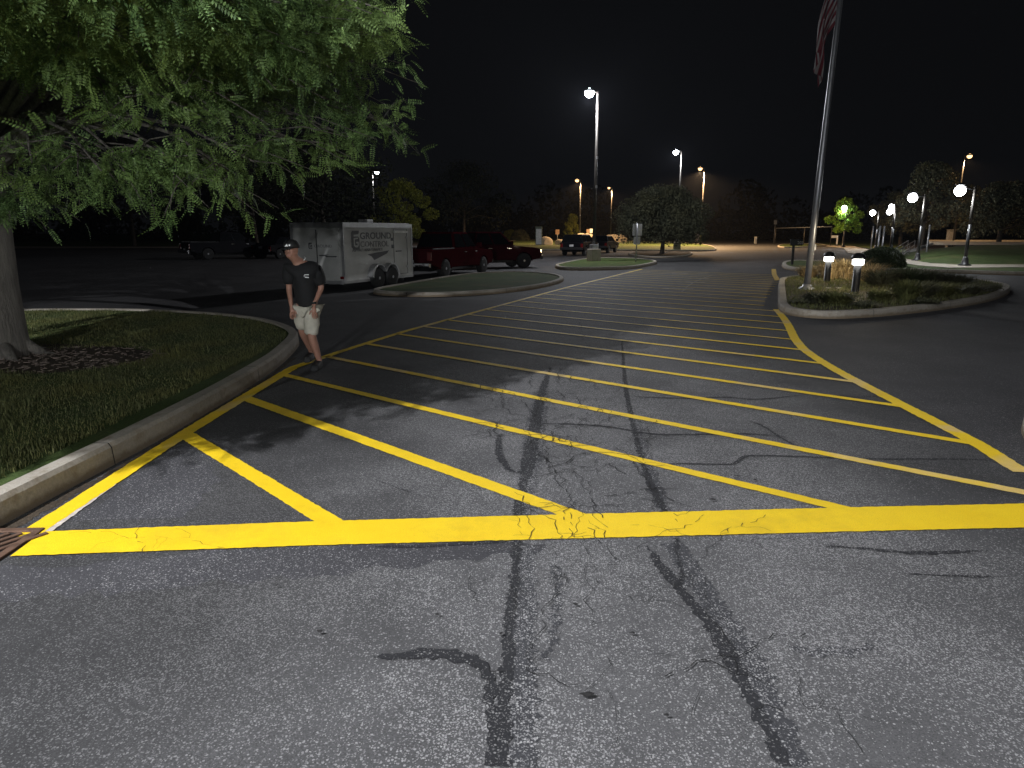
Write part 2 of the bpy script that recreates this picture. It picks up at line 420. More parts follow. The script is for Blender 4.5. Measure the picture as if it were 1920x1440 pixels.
for i, c in enumerate(cs):
    a = interp(LB, c); b = interp(RB2, c)
    if not a or not b: continue
    ys = 4.15 + .06 * b[0] * .9 if b[1] < 4.4 else None
    if b[1] < 4.2:       # runs into the stop line
        yy = 4.02; b = ((c - yy) / .86, yy)
    m_ = ((a[0] + b[0]) / 2 + .0, (a[1] + b[1]) / 2 + random.uniform(-.03, .03))
    wd = .115 if c < 15 else .085
    ribbon('road_marking', [(*a, wd), (*m_, wd), (*b, wd)], Z_PAINT - .0005 * (1 + i % 2), M_yel if i < 1 else M_yel2, .004, .04, seed=10 + i)
# old crossing lines far out in the lane
pxribbon('road_marking', [(1335, 516, 2.2), (1300, 530, 2.6), (1278, 548, 3)], Z_SEAL, plain('worn_white_paint', (.24, .23, .22), .9), .02, 40)
for k, (x0, x1, y) in enumerate([(1290, 1330, 522), (1285, 1322, 529), (1240, 1300, 541), (1260, 1290, 512)]):
    a = G(x0, y); b = G(x1, y + 1); ribbon('road_marking', [(a.x, a.y, .10), (b.x, b.y, .10)], Z_SEAL, M_white, .02, .1, seed=60 + k)

# crack sealant
seals = [
 [(1032, 690, 2), (1024, 712, 10), (1012, 750, 17), (1003, 800, 22), (996, 840, 26), (990, 875, 26), (982, 905, 16), (974, 950, 19), (970, 985, 18), (968, 1040, 18), (962, 1100, 16), (955, 1170, 18), (951, 1230, 22), (946, 1290, 24), (940, 1350, 34), (934, 1440, 42)],
 [(938, 815, 7), (934, 845, 13), (946, 872, 12), (962, 886, 9), (984, 886, 6)],
 [(1166, 640, 1), (1172, 720, 7), (1182, 775, 9), (1196, 835, 10), (1212, 890, 12), (1232, 935, 13), (1252, 968, 9)],
 [(1214, 1026, 3), (1226, 1044, 14), (1250, 1078, 22), (1286, 1120, 22), (1330, 1172, 26), (1362, 1222, 34), (1392, 1280, 26), (1424, 1345, 26), (1470, 1440, 24)],
 [(1268, 1012, 9), (1272, 1050, 7), (1282, 1092, 10)],
 [(700, 1233, 2), (722, 1233, 12), (750, 1234, 22), (800, 1228, 30), (850, 1232, 34), (892, 1246, 30), (915, 1272, 20), (920, 1320, 18), (924, 1390, 16), (916, 1440, 18)],
]
for i, s in enumerate(seals): pxribbon('crack_sealant', s, Z_SEAL + i * .0002, M_seal, .014, 80 + i)
# horizontal ones are given by width in metres
def hseal(path, wd, seed, jit=.006, mat=M_seal, z=Z_SEAL + .0015, name='crack_sealant'):
    q = smoothpoly([Vector((G(x, y).x, G(x, y).y, wd)) for x, y in path], False, 4)
    ribbon(name, [tuple(v) for v in q], z, mat, jit, .03, seed=seed, taper=True)
hseal([(1000, 796), (1080, 797), (1150, 803), (1220, 815), (1300, 816), (1400, 815), (1480, 822)], .035, 90)
hseal([(1200, 873), (1280, 871), (1370, 872), (1395, 858), (1440, 856), (1500, 858), (1640, 862), (1780, 862), (1900, 866)], .03, 91)
hseal([(1186, 745), (1280, 748), (1360, 746), (1420, 750), (1500, 742)], .03, 92)
hseal([(1505, 735), (1600, 745), (1660, 742)], .02, 93)
hseal([(1400, 790), (1430, 800), (1470, 826), (1520, 850)], .03, 94)
hseal([(1545, 1027), (1620, 1031), (1700, 1038), (1780, 1038), (1850, 1034)], .035, 95, .012)
hseal([(1690, 1078), (1780, 1082), (1890, 1084)], .015, 96)
hseal([(700, 1027), (800, 1026), (900, 1020), (958, 1018)], .035, 97, .006)
hseal([(1252, 963), (1400, 963), (1600, 960), (1760, 956), (1925, 953)], .025, 98, .006)
hseal([(690, 895), (740, 915), (800, 935)], .006, 99, .004)
# thin cracks, jagged random walks
cm = MB()
def crack(px0, py0, px1, py1, wd=.005, amp=.05, seed=0, branch=2):
    rnd = random.Random(seed); a = G(px0, py0); b = G(px1, py1); d = b - a; L = d.length; n = max(4, int(L / .045))
    nx = Vector((-d.y, d.x, 0)).normalized(); pts = []; o = 0
    for i in range(n + 1):
        o += rnd.uniform(-1, 1) * amp * .5; o *= .93
        pts.append(a + d * (i / n) + nx * o)
    for i in range(n):
        if rnd.random() < .14: continue
        p, q = pts[i], pts[i + 1]; t = (q - p).normalized(); m = Vector((-t.y, t.x, 0))
        w0 = wd * rnd.uniform(.15, .7) / 2; w1 = wd * rnd.uniform(.15, .7) / 2
        cm.add([(*(p + m * w0).xy, Z_CRK), (*(p - m * w0).xy, Z_CRK), (*(q - m * w1).xy, Z_CRK), (*(q + m * w1).xy, Z_CRK)], [(0, 1, 2, 3)])
        if branch and rnd.random() < .12:
            ln = rnd.uniform(.1, .3); sd = rnd.choice((-1, 1)); e = p
            for k in range(int(ln / .04)):
                e2 = e + (m * sd * .035 + t * rnd.uniform(-.02, .035)); tt = (e2 - e).normalized(); mm = Vector((-tt.y, tt.x, 0)) * wd * .18
                cm.add([(*(e + mm).xy, Z_CRK), (*(e - mm).xy, Z_CRK), (*(e2 - mm * .7).xy, Z_CRK), (*(e2 + mm * .7).xy, Z_CRK)], [(0, 1, 2, 3)]); e = e2
k = 0
for x0, y0, x1, y1, wd in [(1030, 790, 1060, 960, .006), (1060, 800, 1120, 975, .006), (1100, 780, 1060, 860, .005), (1120, 860, 1070, 980, .006),
     (1000, 780, 1050, 830, .005), (1070, 965, 1060, 1015, .007), (1120, 965, 1130, 1012, .007), (985, 950, 1000, 1015, .006), (1095, 965, 1075, 1012, .005),
     (1040, 1020, 1055, 1110, .007), (1060, 1080, 1030, 1250, .007), (1090, 1010, 1100, 1080, .005), (1110, 1080, 1105, 1180, .006), (1125, 1015, 1120, 1110, .005),
     (1105, 1180, 1180, 1140, .004), (1150, 1240, 1130, 1310, .005), (1130, 1300, 1150, 1400, .004), (1300, 1300, 1310, 1350, .004), (980, 1020, 975, 1150, .006),
     (990, 1060, 985, 1160, .005), (1210, 850, 1230, 960, .005), (1180, 830, 1210, 900, .004), (1040, 870, 1120, 905, .004), (1010, 850, 1080, 870, .004),
     (270, 990, 290, 1035, .005), (100, 1005, 360, 1010, .003), (330, 995, 400, 1040, .004), (1000, 1250, 1120, 1210, .004), (680, 1080, 740, 1060, .003),
     (850, 730, 960, 770, .005), (900, 765, 1010, 800, .005), (1150, 720, 1110, 800, .004), (1090, 640, 1080, 600, .008), (960, 960, 975, 1020, .005)]:
    crack(x0, y0, x1, y1, wd * (1.7 if y0 < 940 else 1.1), .06, 200 + k); k += 1
rn = random.Random(91)
for i in range(90):      # web of fine cracks up the middle of the lane
    x = rn.gauss(.45, .42); y = rn.uniform(2.3, 8.5); an = rn.choice([rn.gauss(1.57, .35), rn.gauss(.2, .5)]); ln = rn.uniform(.25, .9)
    if abs(y - 4.1) < .0: continue
    s_ = Vector((x, y, 0)); e_ = s_ + Vector((math.cos(an), math.sin(an), 0)) * ln
    def inv(p):
        dz = -H; v = p - Vector((0, 0, H)); dep = v.y * math.cos(TH) - v.z * math.sin(TH); up = v.y * math.sin(TH) + v.z * math.cos(TH); return (960 + F * v.x / dep, 720 - F * up / dep)
    crack(*inv(s_), *inv(e_), rn.uniform(.010, .020) if y > 4.2 else rn.uniform(.006, .010), .07, 400 + i, 2)
o = cm.build('pavement_crack', M_crack); o['kind'] = 'structure'
# dark scuffs along the pebbly lane
for i, s in enumerate([[(985, 1025, 26), (988, 1090, 34), (984, 1150, 40), (980, 1230, 44), (985, 1330, 50), (975, 1440, 60)], [(1040, 1060, 10), (1046, 1110, 16), (1040, 1170, 16), (1026, 1240, 12)],
     [(1262, 1020, 40), (1300, 1080, 40), (1345, 1150, 44), (1400, 1230, 60), (1440, 1310, 50), (1490, 1440, 50)], [(1016, 730, 22), (1006, 790, 34), (998, 850, 40), (988, 920, 30), (978, 985, 30)], [(1188, 780, 16), (1206, 850, 24), (1228, 915, 26), (1250, 965, 22)],
     [(1480, 1222, 14), (1560, 1226, 30), (1640, 1215, 12)]]):
    pxribbon('pavement_stain', s, Z_SEAL - .0015 + i * .0001, M_stain, .025, 120 + i)
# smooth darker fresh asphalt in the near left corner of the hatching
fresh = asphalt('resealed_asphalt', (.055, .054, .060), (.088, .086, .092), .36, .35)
fp = [G(*q) for q in [(90, 998), (130, 968), (240, 905), (335, 842), (372, 850), (420, 880), (470, 935), (540, 985)]]
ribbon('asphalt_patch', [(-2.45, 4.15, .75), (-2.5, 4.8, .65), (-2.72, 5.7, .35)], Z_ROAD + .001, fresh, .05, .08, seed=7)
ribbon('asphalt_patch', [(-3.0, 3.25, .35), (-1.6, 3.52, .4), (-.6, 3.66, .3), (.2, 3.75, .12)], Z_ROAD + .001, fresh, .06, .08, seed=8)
# small debris: dead leaves and grit on the asphalt
rnd = random.Random(5)
for di, (px, py, s) in enumerate([(1100, 1310, .03), (601, 1192, .018), (1078, 1140, .016), (940, 1196, .012), (1380, 898, .03), (1415, 905, .022), (1336, 942, .025), (1185, 1195, .015), (820, 1160, .012), (1250, 1350, .014), (700, 790, .02), (520, 1105, .012)]):
    p = G(px, py); n = 7; a0 = rnd.random() * 6
    vs = [(p.x + math.cos(a0 + i * 2 * math.pi / n) * s * rnd.uniform(.5, 1.2), p.y + math.sin(a0 + i * 2 * math.pi / n) * s * .6 * rnd.uniform(.5, 1), Z_CRK + .004 + rnd.uniform(0, .008)) for i in range(n)] + [(p.x, p.y, Z_CRK + .014)]
    o = MB().add(vs, [(i, (i + 1) % n, n) for i in range(n)]).build('dead_leaf', M_crack)
    tag(o, 'dark leaf scrap on the asphalt, ' + ['largest one, between the two long sealed cracks', 'left of the branching sealed crack', 'near the thin cracks below the stop line', 'just above the curved sealant branch', 'inside the hatching right of the second sealed crack', 'beside the largest scrap inside the hatching', 'above the stop line right of the second sealed crack', 'right of the scuffed strip below the stop line', 'left of the long sealed crack below the stop line', 'lower right of the largest scrap', 'in the tree shadow inside the hatching', 'far left below the stop line'][di], 'leaf', 'dark leaf scraps on the asphalt')

# ---------------------------------------------------------------- islands and kerbs
left_isl = [(-3.4, -6), (-3.3, 0), (-3.19, 4.0), (-3.10, 6.2), (-3.13, 8.4), (-3.26, 10.0), (-3.60, 11.6), (-4.4, 12.9), (-5.6, 14.0), (-7.6, 14.9), (-10.2, 15.1), (-14, 14.3), (-20, 12.5), (-26, 9), (-27, 0), (-26, -6)]
LI = island([(x, y, 0) for x, y in left_isl], M_grass, .18, .155, 6, world=True)
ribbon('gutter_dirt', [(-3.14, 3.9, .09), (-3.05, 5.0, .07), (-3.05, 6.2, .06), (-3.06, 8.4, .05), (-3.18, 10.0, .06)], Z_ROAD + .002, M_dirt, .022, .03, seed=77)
I1 = island([(700, 549), (745, 556), (850, 556), (950, 549), (1020, 539), (1056, 528), (1045, 520), (1000, 515), (940, 514), (860, 520), (770, 535)], M_grass, .13)
I2 = island([(1041, 502), (1062, 507), (1130, 507), (1190, 504), (1229, 496), (1225, 492), (1190, 488), (1130, 487), (1100, 488.5), (1060, 496)], M_grass, .16)
I3 = island([(1178, 477), (1200, 482), (1240, 484), (1285, 481.5), (1299, 477), (1285, 473.5), (1240, 472), (1200, 473.5)], M_dirt, .12)
I4 = island([(950, 470), (1010, 470), (1100, 470), (1240, 471), (1325, 471.5), (1343, 467.5), (1320, 460), (1260, 455), (1180, 453), (1100, 451.5), (1000, 451), (950, 454)], M_grass, .15)
island([(1458, 462), (1470, 465), (1510, 464), (1550, 461), (1520, 458.5), (1475, 459)], M_grass, .15)
FI = island([(1459, 535), (1458, 560), (1460, 582), (1480, 591), (1530, 597), (1600, 597), (1700, 589), (1800, 576), (1868, 562), (1894, 548), (1880, 539), (1820, 529), (1740, 522), (1640, 519), (1540, 520), (1490, 524), (1465, 528)], M_dirt, .16, .2)
RI = island([(1466, 500), (1478, 506), (1520, 509.5), (1600, 509.5), (1700, 510), (1800, 513), (1960, 516), (1960, 500), (1820, 501), (1745, 497), (1690, 492), (1640, 493.5), (1560, 494), (1495, 492), (1471, 494.5)], M_grass, .16, .2)
island([(4.32, 4.75, 0), (4.36, 5.4, 0), (4.66, 6.1, 0), (5.25, 6.75, 0), (6.5, 7.6, 0), (9, 8, 0), (10, 6, 0), (9, 4.3, 0), (6, 4, 0), (4.6, 4.1, 0)], M_grass, .16, .2, world=True)
# lawns and pavements further out
sheet('lawn', [G(*q) for q in [(1545, 459), (1600, 461), (1650, 470), (1690, 482), (1700, 474), (1690, 452), (1600, 449.5), (1530, 450)]], .03, M_grass)
sheet('path', [G(*q) for q in [(1480, 457), (1545, 459.5), (1600, 462), (1660, 477), (1688, 485), (1650, 487), (1622, 481), (1590, 475), (1582, 466), (1540, 461.5), (1480, 459)]], .05, M_path)
sheet('path', [G(*q) for q in [(1688, 485), (1712, 492), (1745, 499), (1800, 501), (1880, 500), (1960, 501), (1960, 507), (1880, 507), (1780, 508), (1720, 503), (1680, 496), (1670, 488)]], .155, M_path)
sheet('lawn', [G(*q) for q in [(985, 451), (1100, 451), (1180, 452.5), (1160, 444), (1060, 441.5), (985, 442)]], .06, M_grass)
sheet('road', [G(*q) for q in [(1085, 446), (1180, 443.5), (1185, 442), (1120, 441)]], .08, M_path)
sheet('pavement', [G(*q) for q in [(20, 466), (360, 465), (360, 463), (20, 462)]], .02, M_path)
# grassy bank and amber-lit terrace on the right
bank = MB()
b0 = [G(1692, 486, .1), G(1730, 494, .1), (G(1790, 499, .1)), G(1860, 498.5, .1), G(1960, 499, .1)]
b1 = [P(1705, 480, 52), P(1742, 470, 54), P(1790, 462, 55), P(1860, 459, 56), P(1990, 457.5, 56)]
rows = [[b0[i].lerp(b1[i], t) + Vector((0, 0, .35 * math.sin(t * math.pi))) for i in range(5)] for t in [k / 8 for k in range(9)]]
vs = [v for r in rows for v in r]; fs = [(r * 5 + i, r * 5 + i + 1, r * 5 + i + 6, r * 5 + i + 5) for r in range(8) for i in range(4)]
o = bank.add(vs, fs, True).build('grass_bank', M_grass); o['kind'] = 'structure'
zt = P(1860, 459, 56).z
tb = [P(1742, 459.5, 54.5), P(1790, 459.5, 55.5), P(1990, 457.7, 56.2), P(1990, 449.5, 90), P(1742, 449.5, 90)]
o = sheet('terrace', [(p.x, p.y, p.z) for p in tb], None, M_path)
# ramp with pale side wall
rp = [G(1684, 478, .05), P(1722, 462.5, 54), P(1745, 455.5, 57), P(1745, 460.5, 56.9), P(1722, 468, 53.9), P(1700, 476.5, 46)]
rw = MB().add([tuple(p) for p in rp] + [(p.x + .4, p.y + .3, p.z) for p in rp], [tuple(range(6)), tuple(range(6, 12))[::-1]] + [(i, (i + 1) % 6, (i + 1) % 6 + 6, i + 6) for i in range(6)]).build('ramp_wall', concrete('pale_concrete', (.5, .5, .5)))
tag(rw, 'pale sloping side wall of the ramp climbing the grass bank', 'wall')
hr = empty('handrail', G(1690, 474), 0, 'thin metal handrails climbing the ramp to the amber lit terrace', 'railing')
hb = MB(); base = G(1690, 474)
for dx in (0, 1.6):
    p0 = P(1684 - dx * 8, 470, 47) - base; p1 = P(1716 - dx * 8, 451, 56) - base
    for dz in (0, -.35, -.7): hb.tube([p0 + Vector((0, 0, dz)), p1 + Vector((0, 0, dz))], .03, 6)
hb.build('rail', M_steel, hr)
for dx in (0, 1.6):
    for t in (0, .33, .66, 1):
        p0 = P(1684 - dx * 8, 470, 47) - base; p1 = P(1716 - dx * 8, 451, 56) - base; p = p0.lerp(p1, t)
        MB().tube([p, p - Vector((0, 0, 1.0))], .03, 6).build('post', M_steel, hr)

# drain grate in the gutter
gc = G(20, 1030); dg = empty('drain_grate', (gc.x, gc.y, 0), R(2), 'brown iron drain grate with slanting bars at the end of the kerb', 'drain')
gx = -.29
MB().box((gx, -.01, .007), (.62, .46, .004)).build('drain_bottom', M_crack, dg)
fr = MB()
for (cx, cy, sx, sy) in [(gx, .235, .66, .05), (gx, -.255, .66, .05), (gx - .31, -.01, .05, .44), (gx + .31, -.01, .05, .44)]:
    fr.box((cx, cy, .012), (sx, sy, .018))
fr.build('frame', M_rust, dg, .004)
for i in range(8):
    MB().box((gx - .26 + i * .075, -.01, .018), (.030, .46, .010), rz=R(-32)).build('bar', M_rust, dg, .003)
# ---------------------------------------------------------------- foliage
def rotv(n):      # n random rotation matrices
    q = np.random.normal(size=(n, 4)); q /= np.linalg.norm(q, axis=1)[:, None]; a, b, c, d = q.T
    return np.stack([np.stack([1 - 2 * (c * c + d * d), 2 * (b * c - a * d), 2 * (b * d + a * c)], 1),
                     np.stack([2 * (b * c + a * d), 1 - 2 * (b * b + d * d), 2 * (c * d - a * b)], 1),
                     np.stack([2 * (b * d - a * c), 2 * (c * d + a * b), 1 - 2 * (b * b + c * c)], 1)], 1)
def quads(centres, size, jit=.4, flat=0.0):
    n = len(centres); M = rotv(n)
    q = np.array([[-.5, 0, 0], [0, -.27, .06], [.5, 0, 0], [0, .27, .06]])
    s = size * (1 + jit * np.random.uniform(-1, 1, n))
    V = np.einsum('nij,kj->nki', M, q) * s[:, None, None]
    if flat: V[:, :, 2] *= (1 - flat)
    return (V + centres[:, None, :]).reshape(-1, 3)
def shell(n, c, r, inner=.45):
    d = np.random.normal(size=(n, 3)); d /= np.linalg.norm(d, axis=1)[:, None]
    return np.array(c) + d * np.array(r) * (inner + (1 - inner) * np.random.rand(n) ** .6)[:, None]
def crown(name, clumps, per, size, mat, parent=None, inner=.45):
    V = np.concatenate([quads(shell(per, c, r, inner), size) for c, r in clumps])
    return link(name, npmesh(name, V, 4), mat, parent)
def tree(name, loc, h, r, label, cat='tree', mat=None, trunk_r=.15, trunk_h=None, nclump=26, per=220, size=.22, group=None, seed=0, shape=1.0, barkm=None):
    rnd = random.Random(seed); np.random.seed(seed + 1)
    t = empty(name, loc, 0, label, cat, group); th = trunk_h or h * .35
    cl = []; mb = MB(); lean = Vector((rnd.uniform(-.3, .3), rnd.uniform(-.3, .3), 0)) * h * .05
    top = Vector((0, 0, th)) + lean
    mb.tube([(0, 0, -.2), (0, 0, .1), tuple(top * .6), tuple(top), tuple(top + Vector((0, 0, (h - th) * .6)))], [trunk_r * 1.5, trunk_r * 1.1, trunk_r * .85, trunk_r * .7, trunk_r * .2], 9)
    for i in range(nclump):
        f = (i + .5) / nclump; z = th * .85 + (h - th * .85) * f
        env = math.sin(math.pi * min(1, (.12 + .88 * f)) ** (.75 * shape)) ** .6 if shape < 2 else (1 - f) ** .8
        a = i * 2.4 + rnd.uniform(-.5, .5); rr = r * env * rnd.uniform(.35, .95)
        c = (math.cos(a) * rr, math.sin(a) * rr, min(z, h - r * .15)); k = r * rnd.uniform(.22, .38)
        cl.append((c, (k, k, k * .7)))
        if i % 2 == 0:
            s = Vector((0, 0, th * .8 + (z - th * .8) * .4)) + lean * .8
            mb.tube([tuple(s), tuple(s.lerp(Vector(c), .5) + Vector((0, 0, .08 * r))), c], [trunk_r * .4, trunk_r * .25, trunk_r * .08], 6)
    mb.build('trunk', barkm or M_barkd, t)
    crown('crown', cl, per, size, mat or M_leaf2, t); return t

# big honey locust over the kerb island, with compound leaves
def locust():
    np.random.seed(11); rnd = random.Random(11)
    base = Vector((-7.06, 9.3, .12)); t = empty('locust_tree', base, 0, 'large feathery leaved tree over the near kerb island, grey trunk at the left edge', 'tree')
    mb = MB(); tr = [(0, 0, -.2), (0, 0, .0), (.02, 0, .35), (.03, 0, 1.0), (.04, .05, 2.0), (-.02, .1, 2.9), (-.05, .15, 3.8), (.1, .2, 5.2), (.2, .2, 7.2)]
    ra = [.50, .46, .41, .385, .37, .34, .27, .18, .08]
    mb.tube(tr, ra, 22)
    for k in range(7):
        a = k * .9 + .3; mb.tube([(math.cos(a) * .3, math.sin(a) * .3, .25), (math.cos(a) * .62, math.sin(a) * .62, .02), (math.cos(a) * 1.0, math.sin(a) * 1.0, -.06)], [.10, .05, .02], 8)
    cen = np.array([-6.7, 8.3, 0]) - np.array([base.x, base.y, 0]); cl = []
    tries = 0
    while len(cl) < 150 and tries < 20000:
        tries += 1
        d = np.random.normal(size=3); d /= np.linalg.norm(d)
        if d[2] < -.55: continue
        k = rnd.uniform(.55, 1.0) ** .7
        p = cen + d * np.array([5.7, 5.8, 4.0]) * k; p[2] = 5.9 + d[2] * (4.4 if d[2] > 0 else 3.4) * k
        wx, wy = p[0] + base.x, p[1] + base.y
        low = 2.55 + .18 * max(0, wx + 4.5) + .10 * max(0, 5 - wy) - .25 * (wx < -5)
        if p[2] < low: p[2] = low + rnd.uniform(0, .5)
        if wx > -1.6 or (wx > -2.8 and wy < 6.2): continue
        if p[2] > 4.2 and wy < 5.2 + (p[2] - 4.2) * .9: continue
        if wy < 4.4: continue
        if p[2] < 3.2 and math.hypot(p[0], p[1]) < 2.0: continue
        cl.append(p)
    L0 = Vector((-7.05, -1.8, 8.95)); edge = [(-3.4, 4.3), (-2.6, 5.2), (-1.6, 6.2), (-.35, 7.5), (1.0, 9.3), (2.1, 11.4), (3.0, 14)]
    nmain = len(cl)
    for i in range(330):
        j = rnd.uniform(0, len(edge) - 1.01); f = j - int(j); e0, e1 = edge[int(j)], edge[int(j) + 1]
        sx_, sy_ = e0[0] + (e1[0] - e0[0]) * f, e0[1] + (e1[1] - e0[1]) * f; inn = rnd.random() ** 1.2 * 6.0 + .7
        S = Vector((sx_ - inn * .78, sy_ + inn * .55, 0)); z = rnd.uniform(3.0, 4.3)
        q = L0 + (S - L0) * (1 - z / L0.z)
        if math.hypot(q.x - base.x, q.y - base.y) > 8.0 or q.x > -1.5 or (q.x > -2.3 and q.y < 6.2): continue
        if q.y > .5 and (z - H) / q.y < .30 and q.x / q.y > -.75 and z < 3.3: continue
        cl.append(np.array([q.x - base.x, q.y - base.y, z]))
    nskirt = len(cl); print('clumps', nmain, nskirt)
    # drooping sprays that the photograph shows at the lower edge of the crown
    for px, py, Y in [(190, 345, 7.2), (235, 330, 7.4), (400, 365, 7.6), (440, 350, 7.6), (480, 330, 8.0), (350, 335, 8.2), (560, 290, 8.4), (640, 275, 8.8), (30, 395, 8.3), (-40, 380, 8.0), (60, 330, 7.5), (120, 300, 8.4), (715, 150, 9.2), (720, 250, 9.4), (690, 90, 9.0), (600, 60, 8), (500, 30, 7.6), (350, 180, 7.4), (170, 60, 6.4), (200, 100, 6.6), (290, 200, 7.2), (600, 190, 9), (680, 190, 9.4), (520, 210, 9), (650, 20, 7.8), (440, 120, 7.2), (330, 70, 6.8)]:
        q = P(px, py - 25, Y) - base; cl.append(np.array(q))
    LC = []; LD = []
    for ci, p in enumerate(cl):
        sk = nmain <= ci < nskirt
        hgt = min(max(2.2, .5 * p[2] + .9), 5.6); s = Vector((0, .1, hgt)); e = Vector(p)
        mid = s.lerp(e, .55) + Vector((rnd.uniform(-.3, .3), rnd.uniform(-.3, .3), .45 + .07 * (e - s).length))
        q1 = s.lerp(mid, .5) + Vector((rnd.uniform(-.1, .1), rnd.uniform(-.1, .1), .12)); r0 = .022 + .009 * (e - s).length
        mb.tube([s, q1, mid, mid.lerp(e, .55) + Vector((0, 0, .12)), e], [r0, r0 * .75, r0 * .5, r0 * .3, .008], 6)
        nt = rnd.randint(9, 15)
        for j in range(nt):
            a = rnd.uniform(0, 6.28); l_ = rnd.uniform(.1, .5) if sk else rnd.uniform(.2, .85)
            tip = e + Vector((math.cos(a) * l_, math.sin(a) * l_, rnd.uniform(-.22, .16) if sk else rnd.uniform(-.42, .28)))
            st = mid.lerp(e, rnd.uniform(.55, 1))
            if j < 7: mb.tube([st, st.lerp(tip, .5) + Vector((0, 0, .08)), tip], [.011, .007, .003], 4)
            for k in range(rnd.randint(15, 22) if sk else rnd.randint(9, 15)):
                f = rnd.uniform(.35, 1.05); LC.append(st.lerp(tip, f) + Vector((rnd.gauss(0, .05), rnd.gauss(0, .05), rnd.gauss(0, .04))))
                LD.append(a + rnd.uniform(-1.3, 1.3))
    mb.build('trunk', M_bark, t)
    LC = np.array([tuple(v) for v in LC]); LD = np.array(LD); n = len(LC)
    # template: drooping rachis with paired leaflets
    T = []; L = .20; pairs = 8
    for i in range(pairs + 1):
        f = (i + .8) / (pairs + 1); bx = L * f; bz = -.07 * f * f
        for sd in ((1, -1) if i < pairs else (0,)):
            ll = .042 * (1 - .5 * abs(f - .45)); wd = .0085
            ax = np.array([.35, sd * 1.0, -.22]) if sd else np.array([1, 0, -.5]); ax /= np.linalg.norm(ax)
            sx = np.array([1, -.35 * sd, 0]) if sd else np.array([0, 1, 0.]); sx /= np.linalg.norm(sx)
            b = np.array([bx, 0, bz])
            T += [b, b + ax * ll * .5 + sx * wd, b + ax * ll, b + ax * ll * .5 - sx * wd]
    T += [np.array([0, -.0015, 0]), np.array([0, .0015, 0]), np.array([L, .001, -.07]), np.array([L, -.001, -.07])]
    T = np.array(T); sc = np.random.uniform(.6, 1.25, n); cz, sz = np.cos(LD), np.sin(LD)
    pit = np.random.normal(.25, .7, n); rol = np.random.normal(0, .9, n)
    cp, sp = np.cos(pit), np.sin(pit); cr, sr = np.cos(rol), np.sin(rol)
    X, Y, Z = T[:, 0][None], T[:, 1][None], T[:, 2][None]
    Y2 = Y * cr[:, None] - Z * sr[:, None]; Z2 = Y * sr[:, None] + Z * cr[:, None]
    X3 = X * cp[:, None] + Z2 * sp[:, None]; Z3 = -X * sp[:, None] + Z2 * cp[:, None]
    V = np.stack([X3 * cz[:, None] - Y2 * sz[:, None], X3 * sz[:, None] + Y2 * cz[:, None], Z3], 2) * sc[:, None, None] + LC[:, None, :]
    print('locust leaves', n, 'quads', V.shape[0] * V.shape[1] // 4)
    link('crown', npmesh('crown', V.reshape(-1, 3), 4), M_leaf, t)
locust()

def inpoly(x, y, poly):
    c = False; j = len(poly) - 1
    for i in range(len(poly)):
        xi, yi = poly[i][0], poly[i][1]; xj, yj = poly[j][0], poly[j][1]
        if (yi > y) != (yj > y) and x < (xj - xi) * (y - yi) / (yj - yi) + xi: c = not c
        j = i
    return c
def blades(name, poly, z, dens, h, mat, box, seed=0, wd=.006, kind='stuff', clump=.6, label=None, avoid=None):
    np.random.seed(seed + 50); x0, x1, y0, y1 = box; n = int((x1 - x0) * (y1 - y0) * dens)
    xy = np.random.rand(n, 2) * [x1 - x0, y1 - y0] + [x0, y0]
    k = np.array([inpoly(a, b, poly) and (avoid is None or not avoid(a, b)) for a, b in xy]); xy = xy[k]; n = len(xy)
    a = np.random.rand(n) * 6.283; ln = np.random.rand(n) * .7; hh = h * (.45 + .75 * np.random.rand(n)) * (1 + clump * .5 * np.sin(xy[:, 0] * 5 + np.sin(xy[:, 1] * 4)))
    d = np.stack([np.cos(a), np.sin(a)], 1); pnx = np.stack([-d[:, 1], d[:, 0]], 1) * wd / 2
    b0 = np.c_[xy - pnx, np.full(n, z)]; b1 = np.c_[xy + pnx, np.full(n, z)]
    m = np.c_[xy + d * (hh * ln * .3)[:, None] + pnx * .7, z + hh * .6]; m0 = np.c_[xy + d * (hh * ln * .3)[:, None] - pnx * .7, z + hh * .6]
    tp = np.c_[xy + d * (hh * ln)[:, None], z + hh]
    V = np.stack([b0, b1, m, m0, m0, m, tp, tp], 1)
    V1 = np.stack([b0, b1, m, m0], 1).reshape(-1, 3); V2 = np.stack([m0, m, tp, tp + [0, 0, .001]], 1).reshape(-1, 3)
    o = link(name, npmesh(name, np.concatenate([V1, V2]), 4), mat); tag(o, label, 'grass', None, kind); return o
LIp = offset(LI, .2)
mud = lambda x, y: math.hypot((x + 5.9) / 1.0, (y - 9.1) / .9) < 1 or math.hypot(x + 7.1, y - 9.3) < .7
blades('grass', LIp, .13, 2600, .052, M_blade, (-9.5, -3.5, 3.4, 9.5), 1, .007, avoid=mud)
blades('grass', LIp, .13, 1000, .06, M_blade, (-12.5, -3.5, 9.5, 15), 2, .010, avoid=mud)
blades('grass', offset(FI, .22), .11, 260, .10, M_blade, (6, 19, 14, 30), 3, .014)
mp = smoothpoly([(-6.9 + .5, 8.2, 0), (-5.6, 8.1, 0), (-4.9, 8.7, 0), (-5.1, 9.6, 0), (-6.2, 10.2, 0), (-7.4, 10.2, 0), (-7.6, 8.6, 0)], True, 4)
sheet('soil', mp, .153, M_dirt)
rnd = random.Random(3); cv = MB()
